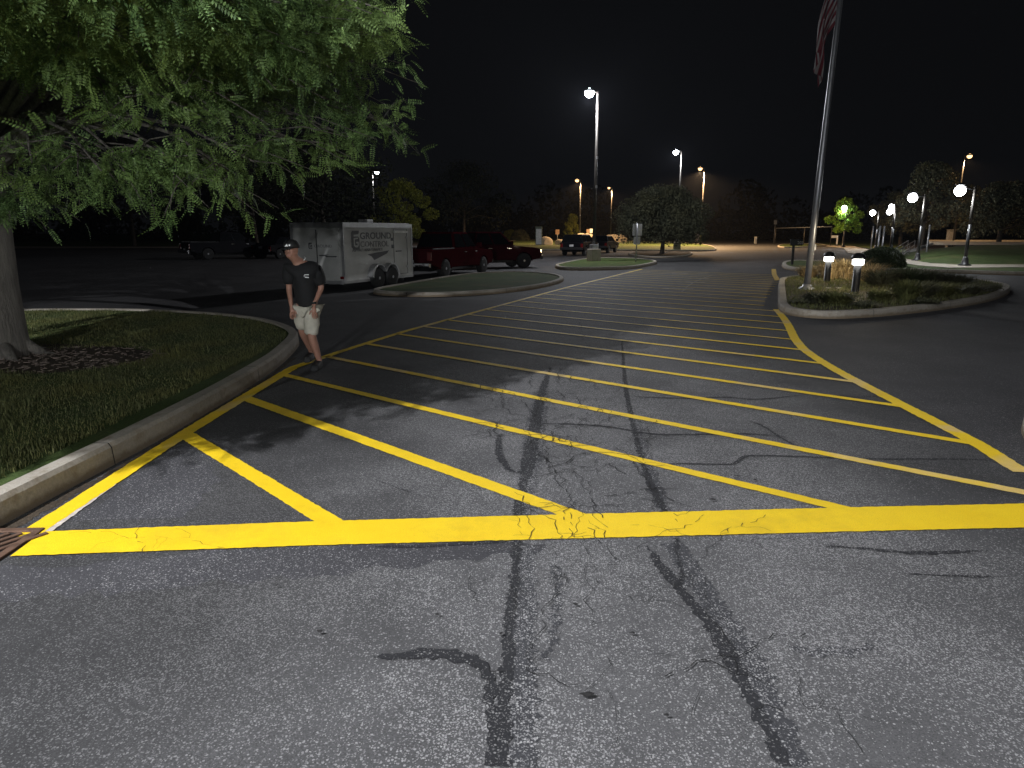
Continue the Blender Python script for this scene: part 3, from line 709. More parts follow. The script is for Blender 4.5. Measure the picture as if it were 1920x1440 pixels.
for i in range(420):
    a = rnd.uniform(0, 6.28); r_ = rnd.random() ** .6
    cv.box((-6.0 + math.cos(a) * r_ * 1.3, 9.1 + math.sin(a) * r_ * 1.0, .160 + rnd.uniform(0, .012)), (rnd.uniform(.02, .09), rnd.uniform(.008, .025), .008), rz=rnd.uniform(0, 3.1), ry=rnd.uniform(-.3, .3))
o = cv.build('wood_chips', plain('bark_chip', (.13, .10, .08), .9, var=.5, scale=9)); o['kind'] = 'stuff'

# trees and shrubs beyond the lot
tree('leafy_tree', G(755, 470) + Vector((0, 0, 0)), 6.6, 3.2, 'yellow green bushy tree rising behind the enclosed trailer', mat=M_leafy, nclump=22, per=420, size=.19, seed=26, trunk_r=.14, trunk_h=1.8)
tree('spreading_tree', (G(1241, 478).x, G(1241, 478).y, .1), 5.0, 3.9, 'wide dark round tree on the small dark island in mid lot', mat=M_leaf2, nclump=70, per=600, size=.15, seed=22, trunk_r=.17, trunk_h=1.6)
tree('small_tree', (G(1072, 452).x, G(1072, 452).y, .1), 5.2, 2.4, 'small upright grey green tree beyond the parked black car', mat=M_leafy, nclump=22, per=180, size=.3, seed=23, shape=2, trunk_h=.9)
tree('lit_tree', (P(1582, 440, 85).x, 85, 0), 5.6, 1.9, 'small tree glowing bright green around a street lamp', mat=M_leafb, nclump=26, per=160, size=.26, seed=24, trunk_h=2.2, trunk_r=.1)
for i, (px, Y, h, r, lab) in enumerate([
    (250, 96, 15, 9, 'broad black tree mass behind the left of the dark lot'), (480, 82, 12, 8, 'dark tree behind the parked pickup on the left'),
    (610, 62, 10, 6.5, 'dark shaggy tree directly behind the tail of the trailer'), (1730, 78, 9, 3.6, 'faint dark tree between the right hand globe lamps'),
    (1790, 92, 7.5, 4.2, 'low dark tree behind the amber lit terrace'), (1875, 70, 6.5, 4.2, 'dim leafy tree at the right edge behind the tallest globe lamp'),
    (1690, 95, 7, 4, 'low dark tree behind the cluster of globe lamps'), (870, 120, 13, 8, 'tall black tree behind the two pickups')]):
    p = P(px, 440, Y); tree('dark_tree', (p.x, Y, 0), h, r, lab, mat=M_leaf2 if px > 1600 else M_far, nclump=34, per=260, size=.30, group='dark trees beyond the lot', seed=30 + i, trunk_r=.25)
# a far-off wood that reads as one black mass
np.random.seed(77); cl = []
for i in range(150):
    x = -150 + i * 2.3; y = 165 + 22 * math.sin(i * .7) * .5; hh = 9 + 4 * math.sin(i * 1.3) + 2 * math.sin(i * .37)
    for z in (1.5, 4, hh * .7): cl.append(((x + random.uniform(-2, 2), y + random.uniform(-3, 3), z), (3.4, 2.5, 3.0)))
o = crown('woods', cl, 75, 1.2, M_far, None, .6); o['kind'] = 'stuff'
def round_bush(name, loc, r, h, label, mat, n=7000, size=.09, group=None):
    np.random.seed(int(abs(loc[0]) * 10)); d = np.random.normal(size=(n, 3)); d[:, 2] = np.abs(d[:, 2]); d /= np.linalg.norm(d, axis=1)[:, None]
    b = 1 + .05 * np.sin(d[:, 0] * 7 + d[:, 1] * 5) + np.random.normal(0, .025, n)
    c = d * np.array([r, r * .9, h]) * b[:, None]
    t = empty(name, loc, 0, label, 'bush', group)
    link('foliage', npmesh('foliage', quads(c, size), 4), mat, t)
    c2 = MB().lathe([(r * .9 * math.cos(a), h * .9 * math.sin(a)) for a in [k * math.pi / 16 for k in range(8)]] + [(.02, h * .92)], 18).build('core', M_hedge, t, 0)
    MB().tube([(0, 0, -.1), (0, 0, h * .5)], .06, 6).build('stem', M_barkd, t); return t
p = G(975, 452); round_bush('round_bush', (p.x, p.y, 0), 1.9, 2.15, 'large clipped round bush just beyond the pickup bonnet', M_leaf2, 6000, .2)
p = G(958, 451); round_bush('round_bush', (p.x - .2, p.y + 2, 0), 1.7, 2.2, 'yellow lit round bush half hidden behind the larger clipped one', M_leafy, 5000, .2)
p = G(1650, 505); round_bush('round_bush', (p.x, p.y, .12), 1.12, .92, 'low dark clipped bush on the rear kerb strip beside the front island', M_hedge, 16000, .06)

# plants on the right island
def tuft(name, x, y, r, h, n, mat, label, group=None, flop=.6, seed=0, z=.11, wd=.012, cat='plant'):
    np.random.seed(seed + 300); a = np.random.rand(n) * 6.283; rr = r * .45 * np.sqrt(np.random.rand(n)); hh = h * (.5 + .6 * np.random.rand(n))
    b = np.c_[np.cos(a) * rr, np.sin(a) * rr, np.zeros(n)]; d = np.c_[np.cos(a), np.sin(a), np.zeros(n)]; s = np.c_[-np.sin(a), np.cos(a), np.zeros(n)] * wd
    l = (r * flop * np.random.rand(n))[:, None]; up = np.array([0, 0, 1.0])
    m = b + d * l * .4 + up * hh[:, None] * .65; tp = b + d * l + up * (hh * .98)[:, None]
    V = np.concatenate([np.stack([b - s, b + s, m + s * .7, m - s * .7], 1).reshape(-1, 3), np.stack([m - s * .7, m + s * .7, tp + s * .15, tp - s * .15], 1).reshape(-1, 3)])
    nl = n // 2; c = m[:nl] + np.random.normal(0, .05, (nl, 3))
    V = np.concatenate([V, quads(c, .05)])
    o = link(name, npmesh(name, V, 4), mat); o.location = (x, y, z); return tag(o, label, cat, group)
pl = [(1515, 521, .5, .45, M_dry, 'low tan dry grass clump nearest behind the flagpole'), (1560, 524, .75, .7, M_dry, 'tall tan dry grass clump behind the left bollard light'),
      (1590, 525, .8, .75, M_dry, 'bright tan grass clump between the two bollard lights'), (1628, 527, .7, .6, M_dry, 'tan grass clump right behind the right bollard light'),
      (1535, 569, .55, .35, M_leaf2, 'low green plant in front of the flagpole foot'), (1570, 573, .5, .42, M_blade, 'green leafy plant front and left of the right bollard light'),
      (1650, 565, .45, .35, M_blade, 'small green plant just right of the right bollard light'), (1700, 566, .5, .72, M_blade, 'tall wispy grey grass clump in the middle of the island'),
      (1722, 560, .55, .62, M_leaf2, 'wispy plant beside the tall grass clump mid island'), (1760, 556, .6, .5, M_blade, 'dark low plant on the right half of the island'),
      (1810, 553, .6, .42, M_leaf2, 'dark low plant near the right tip of the island'), (1845, 548, .5, .35, M_leaf2, 'last small dark plant at the right tip of the island'),
      (1655, 536, .9, .72, M_leaf2, 'dark leafy shrub behind the right bollard light'), (1700, 535, .9, .78, M_hedge, 'dark leafy shrub in the middle back of the island'),
      (1740, 534, .8, .66, M_leaf2, 'grey leafy shrub at the back of the island'), (1785, 534, .8, .5, M_leaf2, 'low shrub at the back right of the island'), (1620, 578, .35, .15, M_leaf2, 'flat ground plant against the front kerb of the island'), (1500, 572, .3, .14, M_leaf2, 'flat ground plant at the front left corner of the island'), (1735, 572, .35, .15, M_leaf2, 'flat dark plant near the front kerb right of centre')]
for i, (px, py, r, h, m, lab) in enumerate(pl):
    p = G(px, py, .11); tuft('ornamental_grass' if m is M_dry else 'low_shrub', p.x, p.y, r * (.85 + max(0, p.y - 18) * .03), h * (1 if m is M_dry else .72), 620 if m is M_dry else 900, m, lab, 'plants on the right island', .9 if m is M_dry else 1.2, i)
M_fl = plain('pale_petal', (.75, .72, .6), .6)
for i, (px, py, w_) in enumerate([(1553, 541, 'beside the flagpole foot'), (1572, 541, 'between flagpole and right bollard'), (1683, 539, 'mid island at the back'), (1751, 539, 'right half of the island'), (1588, 552, 'left of the right bollard foot'), (1735, 537, 'next to the grey shrub')]):
    p = G(px, py, .3); b = MB()
    for k in range(7):
        a = k * .9; b.add([(0, 0, 0), (.06 * math.cos(a), .06 * math.sin(a), .02), (.07 * math.cos(a + .4), .07 * math.sin(a + .4), .035), (.05 * math.cos(a + .8), .05 * math.sin(a + .8), .02)], [(0, 1, 2, 3)])
    t = empty('flower', (p.x, p.y, .3), 0, 'single pale flower ' + w_, 'flower', 'pale flowers on the right island')
    b.build('petals', M_fl, t); MB().tube([(0, 0, -.2), (0, 0, 0)], .006, 5).build('stem', M_hedge, t)

# ---------------------------------------------------------------- street lamps
def white(s): return (s, s, s)
WH = (.93, .95, 1.0); AM = (1.0, .62, .30)
def pole_lamp(name, base, h, kind, power, label, group, arm=.55, plinth=True, az=math.pi, dim=1.0, r=.26, lens=40, srad=.12):
    t = empty(name, base, az, label, 'street lamp', group)
    z0 = .0
    if plinth:
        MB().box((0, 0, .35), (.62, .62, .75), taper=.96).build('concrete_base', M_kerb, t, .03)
        MB().box((0, 0, .85), (.4, .4, .25)).build('base_cover', M_steel, t, .02); z0 = .9
    MB().tube([(0, 0, z0 - .1), (0, 0, h * .5), (0, 0, h)], [.10, .085, .06], 12).build('pole', M_bronze, t)
    MB().box((.0 + arm * .5, 0, h - .06), (arm, .07, .07)).build('arm', M_bronze, t)
    MB().lathe([(.16, .10), (.24, .04), (.27, -.02), (.26, -.04)], 18, (arm, 0, h - .02)).build('lamp_head', M_bronze, t)
    col = WH if kind == 'w' else AM; vis = (.85, .92, 1) if kind == 'w' else (1, .58, .24)
    MB().lathe([(.01, r)] + [(r * math.cos(a), -r * .95 * math.sin(a)) for a in [(k - 5) * math.pi / 12 for k in range(11)]] + [(.01, -r * .95)], 28, (arm, 0, h - .14)).build('lamp_lens', emit('lens_glow_' + kind, vis, lens if kind == 'w' else 3.4), t)
    for z in (h * .45, h * .62):
        MB().box((0.0, .11, z), (.08, .10, .14)).build('pole_bracket', M_steel, t)
    lamp_light('lamp_light', (arm, 0, h - .52), power, col, srad, t, spot=172 if kind == 'a' or lens == 5 else None); return t
g1 = 'tall parking lot lamps'
pole_lamp('street_lamp', G(1113, 490, .1) , 9.45, 'w', 3600, 'tallest white street lamp, on a square concrete base in the kerbed lot island', g1, az=R(205))
p = P(703, 440, 90); pole_lamp('street_lamp', (p.x, 90, 0), 9.2, 'w', 1500, 'white street lamp rising behind the roof of the trailer', g1, az=0)
p = G(1269, 468, .1); pole_lamp('street_lamp', p, 9.3, 'w', 2200, 'white street lamp standing behind the wide dark round tree', g1, az=math.pi)
p = P(1087, 440, 104); pole_lamp('street_lamp', (p.x, 104, 0), 9.2, 'a', 11000, 'amber street lamp behind the small upright tree, left of the tall white lamp', g1, plinth=False, az=math.pi)
p = P(1145, 440, 128); pole_lamp('street_lamp', (p.x, 128, 0), 9.6, 'a', 8000, 'smallest and farthest amber street lamp, just right of the tall white lamp pole', g1, plinth=False, az=math.pi, r=.22)
p = P(1314, 440, 92); pole_lamp('street_lamp', (p.x, 92, 0), 9.8, 'a', 34000, 'amber street lamp over the right end of the wide round tree', g1, plinth=False, az=math.pi)
p = P(1789, 440, 80); pole_lamp('street_lamp', (p.x, 80, 0), 10.1, 'a', 2600, 'amber street lamp high on the right above the globe lamps', g1, plinth=False, az=0)
def globe_lamp(base, h, arm, r, power, label, az=math.pi):
    t = empty('globe_lamp', base, az, label, 'street lamp', 'globe lamps on the right lawn')
    MB().lathe([(.30, 0), (.30, .1), (.17, .16), (.13, .4), (.085, .5)], 14).build('base', M_black, t)
    MB().tube([(0, 0, .3), (0, 0, h * .55)], [.085, .075], 10).build('lower_pole', M_black, t)
    MB().tube([(0, 0, h * .55), (0, 0, h + .12)], [.07, .055], 10).build('upper_pole', M_bronze, t)
    MB().tube([(0, 0, h - .02), (arm * .5, 0, h + .02), (arm, 0, h + r * .6)], .025, 8).build('arm', M_black, t)
    MB().lathe([(max(.01, r * math.cos(q_ * math.pi / 16)), r * math.sin(q_ * math.pi / 16)) for q_ in range(8, -9, -1)], 28, (arm, 0, h - .08)).build('globe', emit('globe_glow', (.95, .97, 1), 30), t)
    MB().lathe([(.05, .12), (.16, .05), (.22, 0)], 14, (arm, 0, h + r * .72)).build('cap', M_black, t)
    lamp_light('lamp_light', (arm, 0, h - .08 - r - .06), power, (.92, .96, 1), .12, t)
q = G(1808, 500, .1); globe_lamp(q, 3.75, .72, .25, 420, 'tallest nearest globe lamp on the grass bank at the right')
q = G(1720, 484, .3); globe_lamp((q.x, q.y, .1), 3.7, .70, .25, 420, 'globe lamp in front of the ramp, second from the right')
q = P(1669, 468, 62); globe_lamp((q.x, 62, 0), 4.0, .30, .22, 350, 'globe lamp third from the right with its globe close to the pole')
q = P(1672, 462, 72); globe_lamp((q.x, 72, 0), 3.85, .62, .27, 350, 'globe lamp whose glow sits just left of and below its neighbour')
q = P(1641, 463, 70); globe_lamp((q.x, 70, 0), 3.7, .62, .26, 350, 'leftmost globe lamp on the right lawn')
q = P(1600, 445, 84.0); globe_lamp((q.x - 1.3, 83.6, 0), 4.6, .3, .28, 420, 'globe lamp shining inside the bright green tree')
q = P(1825, 440, 96); globe_lamp((q.x, 96, 0), 3.2, .2, .10, 40, 'tiny distant lamp right of the tallest globe lamp pole')
for i, (px, p0, p1, Y, lab) in enumerate([(1634, 455, 425, 66, 'leftmost slim bare metal post'), (1645, 471, 425, 46, 'slim bare metal post in the middle, behind the clipped bush'), (1653, 471, 425, 46, 'slim bare metal post just above the clipped bush'),
      (1723, 452, 426, 50, 'bare metal post crossing the globe lamp pole by the ramp'), (1735, 487, 423, 45, 'thin dark bare post right of the ramp lamp')]):
    a = P(px, p0, Y); b = P(px, p1, Y); t = empty('metal_post', (a.x, Y, 0), 0, lab, 'post', 'slim metal posts by the ramp')
    MB().tube([(0, 0, 0), (.02, 0, b.z)], .055 if i < 3 else .045, 10).build('shaft', M_alu if i != 4 else M_steel, t); MB().lathe([(.06, 0), (.065, .03), (.02, .06)], 10, (.02, 0, b.z)).build('cap', M_alu, t)
globe_lamp(Vector((2.4, -9, 0)), 3.5, .5, .22, 900, 'added unseen globe lamp behind the camera on the right, weak fill', az=0)  # unseen lamp added as weak low fill
globe_lamp(Vector((-3.0, -8.5, 0)), 3.1, .5, .22, 5000, 'added unseen globe lamp behind the camera on the left, lighting the tree crown', az=0)  # unseen lamp added to brighten the tree crown from the front
# bollard lights on the island
def bollard(px, py, h, label):
    p = G(px, py, .11); t = empty('bollard_light', (p.x, p.y, .11), 0, label, 'bollard light', 'black bollard lights on the right island')
    MB().lathe([(.115, 0), (.115, .02), (.105, .03), (.10, h - .30)], 20).build('post', M_black, t)
    MB().lathe([(.115, h - .30), (.15, h - .29), (.155, h - .15), (.13, h - .14)], 20).build('lamp_ring', emit('bollard_glow', (1, .97, .9), 9), t)
    MB().lathe([(.20, h - .13), (.20, h - .10), (.16, h - .02), (.08, h + .03), (.01, h + .04)], 20).build('cap', M_black, t)
    lights = []
    for k in range(3):
        a = k * 2.094 + .5; lo = lamp_light('lamp_light', (.17 * math.cos(a), .17 * math.sin(a), h - .20), 70, (1, .84, .58), .04, t, spot=165)
        lo.rotation_euler = Vector((math.cos(a), math.sin(a), -.35)).to_track_quat('-Z', 'Y').to_euler()
bollard(1550, 529, 1.0, 'black bollard light with lit ring between flagpole and dry grass')
bollard(1603, 549, 1.08, 'nearer black bollard light with lit ring, right of the other')

# off-frame lamps of the same lot that light the foreground
pole_lamp('street_lamp', (-7.6, -1.8, .1), 9.4, 'w', 10200, 'white street lamp behind the camera on the left, lighting the hatching', g1, az=0, lens=5, srad=.05)
pole_lamp('street_lamp', (10, -13, .1), 9.4, 'w', 1200, 'white street lamp behind the camera on the right', g1, az=math.pi, lens=5)
# ---------------------------------------------------------------- vehicles (local +X forward, origin at the rear middle on the ground)
def arc(cx, r, n=9):
    return [(cx - r * math.cos(math.pi * k / n), .36 + r * math.sin(math.pi * k / n)) for k in range(n + 1)]
def wheel(parent, x, y, r, side, wd=.24):
    t = bpy.data.objects.new('wheel', MB().lathe([(r * .62, -wd / 2), (r * .93, -wd / 2), (r, -wd * .36), (r, wd * .36), (r * .93, wd / 2), (r * .62, wd / 2)], 24, (0, 0, 0), 'Y').mesh('wheel'))
    t.data.materials.append(M_tyre); C.objects.link(t); t.parent = parent; t.location = (x, y, r)
    m = MB(); yo = side * (wd / 2 - .03)
    m.lathe([(r * .62, min(yo, yo - side * .12)), (r * .62, max(yo, yo - side * .12))], 20, (0, 0, 0), 'Y')
    rim = m.build('rim', M_tyre if False else plain('rim_shade', (.05, .05, .05), .5, .6), t)
    s = MB()
    for k in range(6):
        a = k * math.pi / 3; s.box((math.sin(a) * r * .33, yo + side * .012, math.cos(a) * r * .33), (r * .17, .03, r * .60), ry=a)
    s.lathe([(r * .16, yo + side * .0), (r * .14, yo + side * .035)] if side > 0 else [(r * .14, yo - .035), (r * .16, yo)], 14, (0, 0, 0), 'Y')
    n = 20; vs = []; fs = []
    for rr in (r * .56, r * .64):
        for k in range(n): a = 2 * math.pi * k / n; vs.append((rr * math.cos(a), yo + side * .015, rr * math.sin(a)))
    s.add(vs, [(k, (k + 1) % n, n + (k + 1) % n, n + k) for k in range(n)])
    s.build('spokes', M_rim, rim); return t
def vehicle(kind, loc, head, label, paint, cat, L=5.6, W=1.92, belt=1.14, hood0=4.05, hoodz=1.02, cab=(1.95, 4.15, 2.15, 3.45, 1.80), wx=(1.15, 4.65), wr=.38, name='pickup_truck', lit=False, group=None):
    v = empty(name, loc, math.atan2(head[1], head[0]), label, cat, group)
    ar = wr + .07; low = .42
    bot = [(.05, low + .12)] + [(x, z) for x, z in [(wx[0] - ar - .04, low)]] + arc(wx[0], ar) + [(wx[0] + ar + .04, low), (wx[1] - ar - .04, low)] + arc(wx[1], ar) + [(wx[1] + ar + .02, low)]
    top = [(L - .12, low + .05), (L, .62), (L - .02, .86), (L - .14, hoodz - .04), (L - .4, hoodz + .01), (hood0 + .1, belt - .02), (cab[1], belt + .02), (cab[0], belt), (.03, belt - (0 if kind == 'pickup' else .02)), (0, belt - .06)]
    body = MB().prism(bot + top, -W / 2, W / 2)
    bo = body.build('body', paint, v, .045)
    xb0, xb1, xt0, xt1, zt = cab; wb = W / 2 - .04; wt = W / 2 - .24
    gh = MB().hexa([(xb0, -wb, belt - .04), (xb1, -wb, belt - .04), (xb1, wb, belt - .04), (xb0, wb, belt - .04)], [(xt0, -wt, zt), (xt1, -wt, zt), (xt1, wt, zt), (xt0, wt, zt)])
    gh.build('cab' if kind == 'pickup' else 'cabin', paint, v, .06)
    def pane(nm, a, b, c, d, nrm):      # four corners of a cabin face, inset
        pts = [Vector(q) for q in (a, b, c, d)]; cen = sum(pts, Vector()) / 4; n_ = Vector(nrm).normalized() * .012
        q = [p + (cen - p) * .10 + n_ for p in pts]; MB().add([tuple(p) for p in q] + [tuple(p - n_ * 1.6) for p in q], [(0, 1, 2, 3), (4, 7, 6, 5), (0, 4, 5, 1), (1, 5, 6, 2), (2, 6, 7, 3), (3, 7, 4, 0)]).build(nm, M_glass, v)
    B, T_ = belt + .02, zt - .05
    def cx(xb, xt, z): return xb + (xt - xb) * (z - belt + .04) / (zt - belt + .04)
    def wy(z): return wb + (wt - wb) * (z - belt + .04) / (zt - belt + .04)
    pane('windscreen', (cx(xb1, xt1, B), -wy(B), B), (cx(xb1, xt1, B), wy(B), B), (cx(xb1, xt1, T_), wy(T_), T_), (cx(xb1, xt1, T_), -wy(T_), T_), (1, 0, .7))
    pane('rear_window', (cx(xb0, xt0, B), wy(B), B), (cx(xb0, xt0, B), -wy(B), B), (cx(xb0, xt0, T_), -wy(T_), T_), (cx(xb0, xt0, T_), wy(T_), T_), (-1, 0, .3))
    nd = 2 if kind != 'suv' else 3
    for s in (-1, 1):
        xs = [k / nd for k in range(nd + 1)]
        for a, b in zip(xs, xs[1:]):
            f = lambda t, z: cx(xb0, xt0, z) + .06 + (cx(xb1, xt1, z) - cx(xb0, xt0, z) - .12) * t
            pane('side_window', (f(a, B), s * wy(B), B), (f(b, B), s * wy(B), B), (f(b, T_), s * wy(T_), T_), (f(a, T_), s * wy(T_), T_), (0, s, .35))
            xm = f(b, belt) - .22
            MB().box((xm, s * (W / 2 + .015), belt - .14), (.2, .03, .035)).build('door_handle', M_chrome, v)
        MB().box((xb1 - .25, s * (W / 2 + .12), belt + .12), (.14, .22, .20)).build('wing_mirror', paint, v, .03)
        MB().box((.03, s * (W / 2 - .12), belt - .26), (.12, .2, .34)).build('tail_light', M_taill, v, .02)
        on = lit and s == -1
        MB().box((L - .10, s * (W / 2 - .22), .80), (.2, .42, .2)).build('headlight', emit('lit_headlight', (1, .72, .35), 45) if on else M_clear, v, .03)
        for x in wx: wheel(v, x, s * (W / 2 - .13), wr, s)
        if kind == 'pickup':
            MB().box(((.1 + cab[0]) / 2, s * (W / 2 - .06), belt + .012), (cab[0] - .2, .08, .05)).build('bed_rail', M_black, v, .01)
    for nm, x in (('rear_bumper', -.07), ('front_bumper', L + .03)):
        MB().box((x, 0, .55), (.16, W * .96, .2)).build(nm, M_chrome if kind == 'pickup' and x < 0 else M_black, v, .04)
    MB().box((L - .01, 0, .82), (.05, W * .5, .24)).build('grille', M_black, v, .01)
    MB().box((-.035 if kind != 'pickup' else -.02, 0, .78 if kind != 'pickup' else .66), (.02, .32, .16)).build('number_plate', M_white if False else plain('plate_white', (.6, .6, .6), .4), v)
    MB().box((L * .5, 0, .36), (L * .8, W * .6, .16)).build('underbody', M_black, v)
    return v
T1h = (.39, .92)
tr1 = vehicle('pickup', (-3.93, 27.2, 0), T1h, 'dark red pickup truck hitched in front of the enclosed trailer, turned away', M_red, 'pickup truck')
h2 = Vector((.93, .36)); h2.normalize()
vehicle('pickup', (-4.05, 34.9, 0), h2, 'dark red pickup truck with one headlight glowing, parked behind the towing pickup', M_redb, 'pickup truck', lit=True)
vehicle('pickup', (-21.6, 46.6, 0), (.72, .69), 'black pickup truck parked alone in the dark at the far left of the lot', M_blackpaint, 'pickup truck', L=5.3)
vehicle('car', (-17.0, 47.8, 0), (.45, .9), 'dark car hardly visible behind the head of the walking man', M_blackpaint, 'car', L=4.5, W=1.8, belt=.95, hood0=3.3, hoodz=.86, cab=(.45, 3.4, 1.1, 2.6, 1.45), wx=(.85, 3.55), wr=.33, name='car')
vehicle('suv', (4.55, 54, 0), (.36, .93), 'black sport utility car seen from behind, white number plate, left of the tall lamp pole', M_blackpaint, 'car', L=4.5, W=1.85, belt=1.02, hood0=3.3, hoodz=.95, cab=(.06, 3.45, .35, 2.75, 1.62), wx=(.85, 3.55), wr=.35, name='suv')
vehicle('car', (7.25, 60.5, 0), (.36, .93), 'dark low car parked beyond the black sport utility car, behind the lamp pole', M_blackpaint, 'car', L=4.6, W=1.8, belt=.98, hood0=3.4, hoodz=.88, cab=(.5, 3.5, 1.0, 2.7, 1.5), wx=(.85, 3.6), wr=.33, name='car')
hl = P(1006, 468, 36.4); lamp_light('headlight_glow', (0, 0, 0), 6, (1, .6, .25), .08).location = (hl.x + .25, hl.y, .82)

# ---------------------------------------------------------------- enclosed trailer
M_trail = plain('dull_white_panel', (.42, .42, .40), .5, var=.2, scale=1.3)
M_trim = plain('trailer_trim', (.34, .34, .34), .4, .5, var=.15)
M_decal = plain('dark_decal', (.045, .045, .05), .5, var=.2)
tl = empty('enclosed_trailer', (-6.04, 21.92, 0), math.atan2(.913, .408), 'pale enclosed cargo trailer with GROUND CONTROL lettering and twin wheels behind the walking man', 'trailer')
TL, TW, TZ0, TZ1 = 3.85, 2.0, .24, 2.05
MB().box((TL / 2, 0, (TZ0 + TZ1) / 2), (TL, TW, TZ1 - TZ0)).build('body', M_trail, tl, .03)
rt = MB()
for s in (-1, 1):
    rt.box((TL / 2, s * (TW / 2 + .008), TZ1 - .05), (TL + .04, .03, .13)); rt.box((TL / 2, s * (TW / 2 + .006), TZ0 + .04), (TL + .04, .03, .08))
    for x in (.0, TL): rt.box((x, s * (TW / 2 - .03), (TZ0 + TZ1) / 2), (.05, .10, TZ1 - TZ0 - .02))
rt.box((0, 0, TZ1 - .06), (.05, TW - .1, .12)); rt.box((0, 0, TZ0 + .03), (.05, TW - .1, .10))
rt.build('frame_trim', M_trim, tl)
MB().box((TL / 2, 0, TZ1 + .02), (TL - .1, TW - .1, .04)).build('roof', M_trim, tl, .01)
MB().box((2.3, -.2, TZ1 + .10), (.36, .36, .12)).build('roof_vent', plain('roof_vent_lid', (.8, .8, .8), .4), tl, .03)
rd = MB().box((-.03, 0, 1.12), (.03, TW - .26, 1.58)).build('rear_door', M_trail, tl, .01)
MB().box((-.055, -.02, 1.12), (.02, .02, 1.5)).build('door_gap', M_black, rd)
for z in (.75, 1.3):
    MB().box((-.055, -.55, 1.06 if z < 1 else 1.07), (.02, .42, .035)).build('latch_bar', M_decal, rd) if z < 1 else None
sd = empty('side_door', (0, 0, 0)); sd.parent = tl
sdp = MB()
yS = -TW / 2 - .004
for (x, z, dx, dz) in [(2.72, 1.14, .014, 1.5), (3.55, 1.14, .014, 1.5), (3.135, 1.89, .83, .014), (3.135, .39, .83, .014)]: sdp.box((x, yS, z), (dx, .012, dz))
sdp.build('door_gap', M_black, sd)
MB().box((3.12, yS - .03, 1.80), (.82, .06, .05)).build('drip_rail', plain('drip_rail_white', (.8, .8, .78), .4), sd)
MB().box((2.98, yS - .02, 1.16), (.30, .04, .035)).build('door_handle', M_black, sd)
for z in (1.62, .62): MB().box((3.52, yS - .012, z), (.10, .02, .07)).build('hinge', M_steel, sd)
MB().box((2.64, yS - .006, 1.56), (.16, .012, .10)).build('vent_plate', M_decal, tl); MB().box((2.66, yS - .006, 1.32), (.14, .012, .12)).build('vent_plate', M_decal, tl)
for s in (-1, 1):
    fd = []
    for cx_ in (1.58, 2.36):
        for k in range(8): a = math.pi - math.pi * k / 7; fd.append((cx_ + .42 * math.cos(a), .40 + .40 * math.sin(a)))
    fd = [q for q in fd if not (1.86 < q[0] < 2.08 and q[1] < .55)]
    inner = [(x * .9 + 1.97 * .1, z - .05) for x, z in fd]
    outer = fd + inner[::-1]
    MB().prism(outer, s * (TW / 2 + .0), s * (TW / 2 + .20)).build('fender', M_trim, tl)
    MB().prism([(q[0], q[1] - .02) for q in fd], s * (TW / 2 - .06), s * (TW / 2 + .012)).build('wheel_well', M_black, tl)
    for x in (1.58, 2.36): wheel(tl, x, s * (TW / 2 + .09), .33, s, .18)
tg = MB(); tg.tube([(TL, -.7, .42), (TL + 1.25, 0, .46)], .05, 6); tg.tube([(TL, .7, .42), (TL + 1.25, 0, .46)], .05, 6); tg.box((TL + 1.3, 0, .48), (.3, .14, .12))
tg.build('tow_bar', M_black, tl); MB().tube([(TL + .9, 0, 0.02), (TL + .9, 0, .75)], .035, 8).build('jack', M_steel, tl)
for s in (-1, 1): MB().box((-.04, s * .92, .42), (.03, .12, .08)).build('tail_light', M_taill, tl)
def text(parent, s, loc, rot, size, mat, name='lettering', off=.0, ext=.003, sx=1.0, space=1.0):
    cu = bpy.data.curves.new(name, 'FONT'); cu.body = s; cu.size = size; cu.offset = off; cu.extrude = ext; cu.space_character = space
    ob = bpy.data.objects.new(name, cu); C.objects.link(ob); dg_ = bpy.context.evaluated_depsgraph_get()
    me = bpy.data.meshes.new_from_object(ob.evaluated_get(dg_)); bpy.data.objects.remove(ob); bpy.data.curves.remove(cu)
    o = link(name, me, mat); o.parent = parent; o.location = loc; o.rotation_euler = rot; o.scale = (sx, 1, 1); return o
RS = (R(90), 0, 0); yT = -TW / 2 - .006
text(tl, 'GROUND', (.84, yT, 1.585), RS, .285, M_decal, off=.006, sx=1.35, space=1.05)
text(tl, 'CONTROL', (.84, yT, 1.33), RS, .26, plain('faded_decal', (.12, .12, .12), .5), off=.003, sx=1.22, space=1.05)
text(tl, 'ASPHALT MAINTENANCE', (.42, yT, 1.20), RS, .125, plain('faded_decal', (.12, .12, .12), .5), off=.001, sx=1.15)
def emblem(parent, mk, sc):
    b = MB(); q = [(0, .08), (.10, .0), (.42, .0), (.42, .34), (.36, .40), (.13, .40), (.13, .45), (.38, .47), (.42, .58), (.06, .58), (0, .50)]
    b.add([mk(x * sc, z * sc) for x, z in q], [tuple(range(len(q)))])
    g = MB(); q = [(.12, .12), (.20, .07), (.32, .07), (.37, .13), (.37, .24), (.24, .24), (.24, .19), (.31, .19), (.31, .13), (.21, .13), (.18, .16), (.18, .31), (.35, .33), (.35, .37), (.12, .35)]
    o = b.build('emblem', M_decal, parent); g.add([(lambda p: (p[0] - (.004 if parent is rd else 0), p[1] - (.004 if parent is tl else 0), p[2]))(mk(x * sc, z * sc)) for x, z in q], [tuple(range(len(q)))]); g.build('emblem_letter', M_trail, o); return o
emblem(tl, lambda x, z: (.38 + x, yT - .003, 1.26 + z), 1.0)
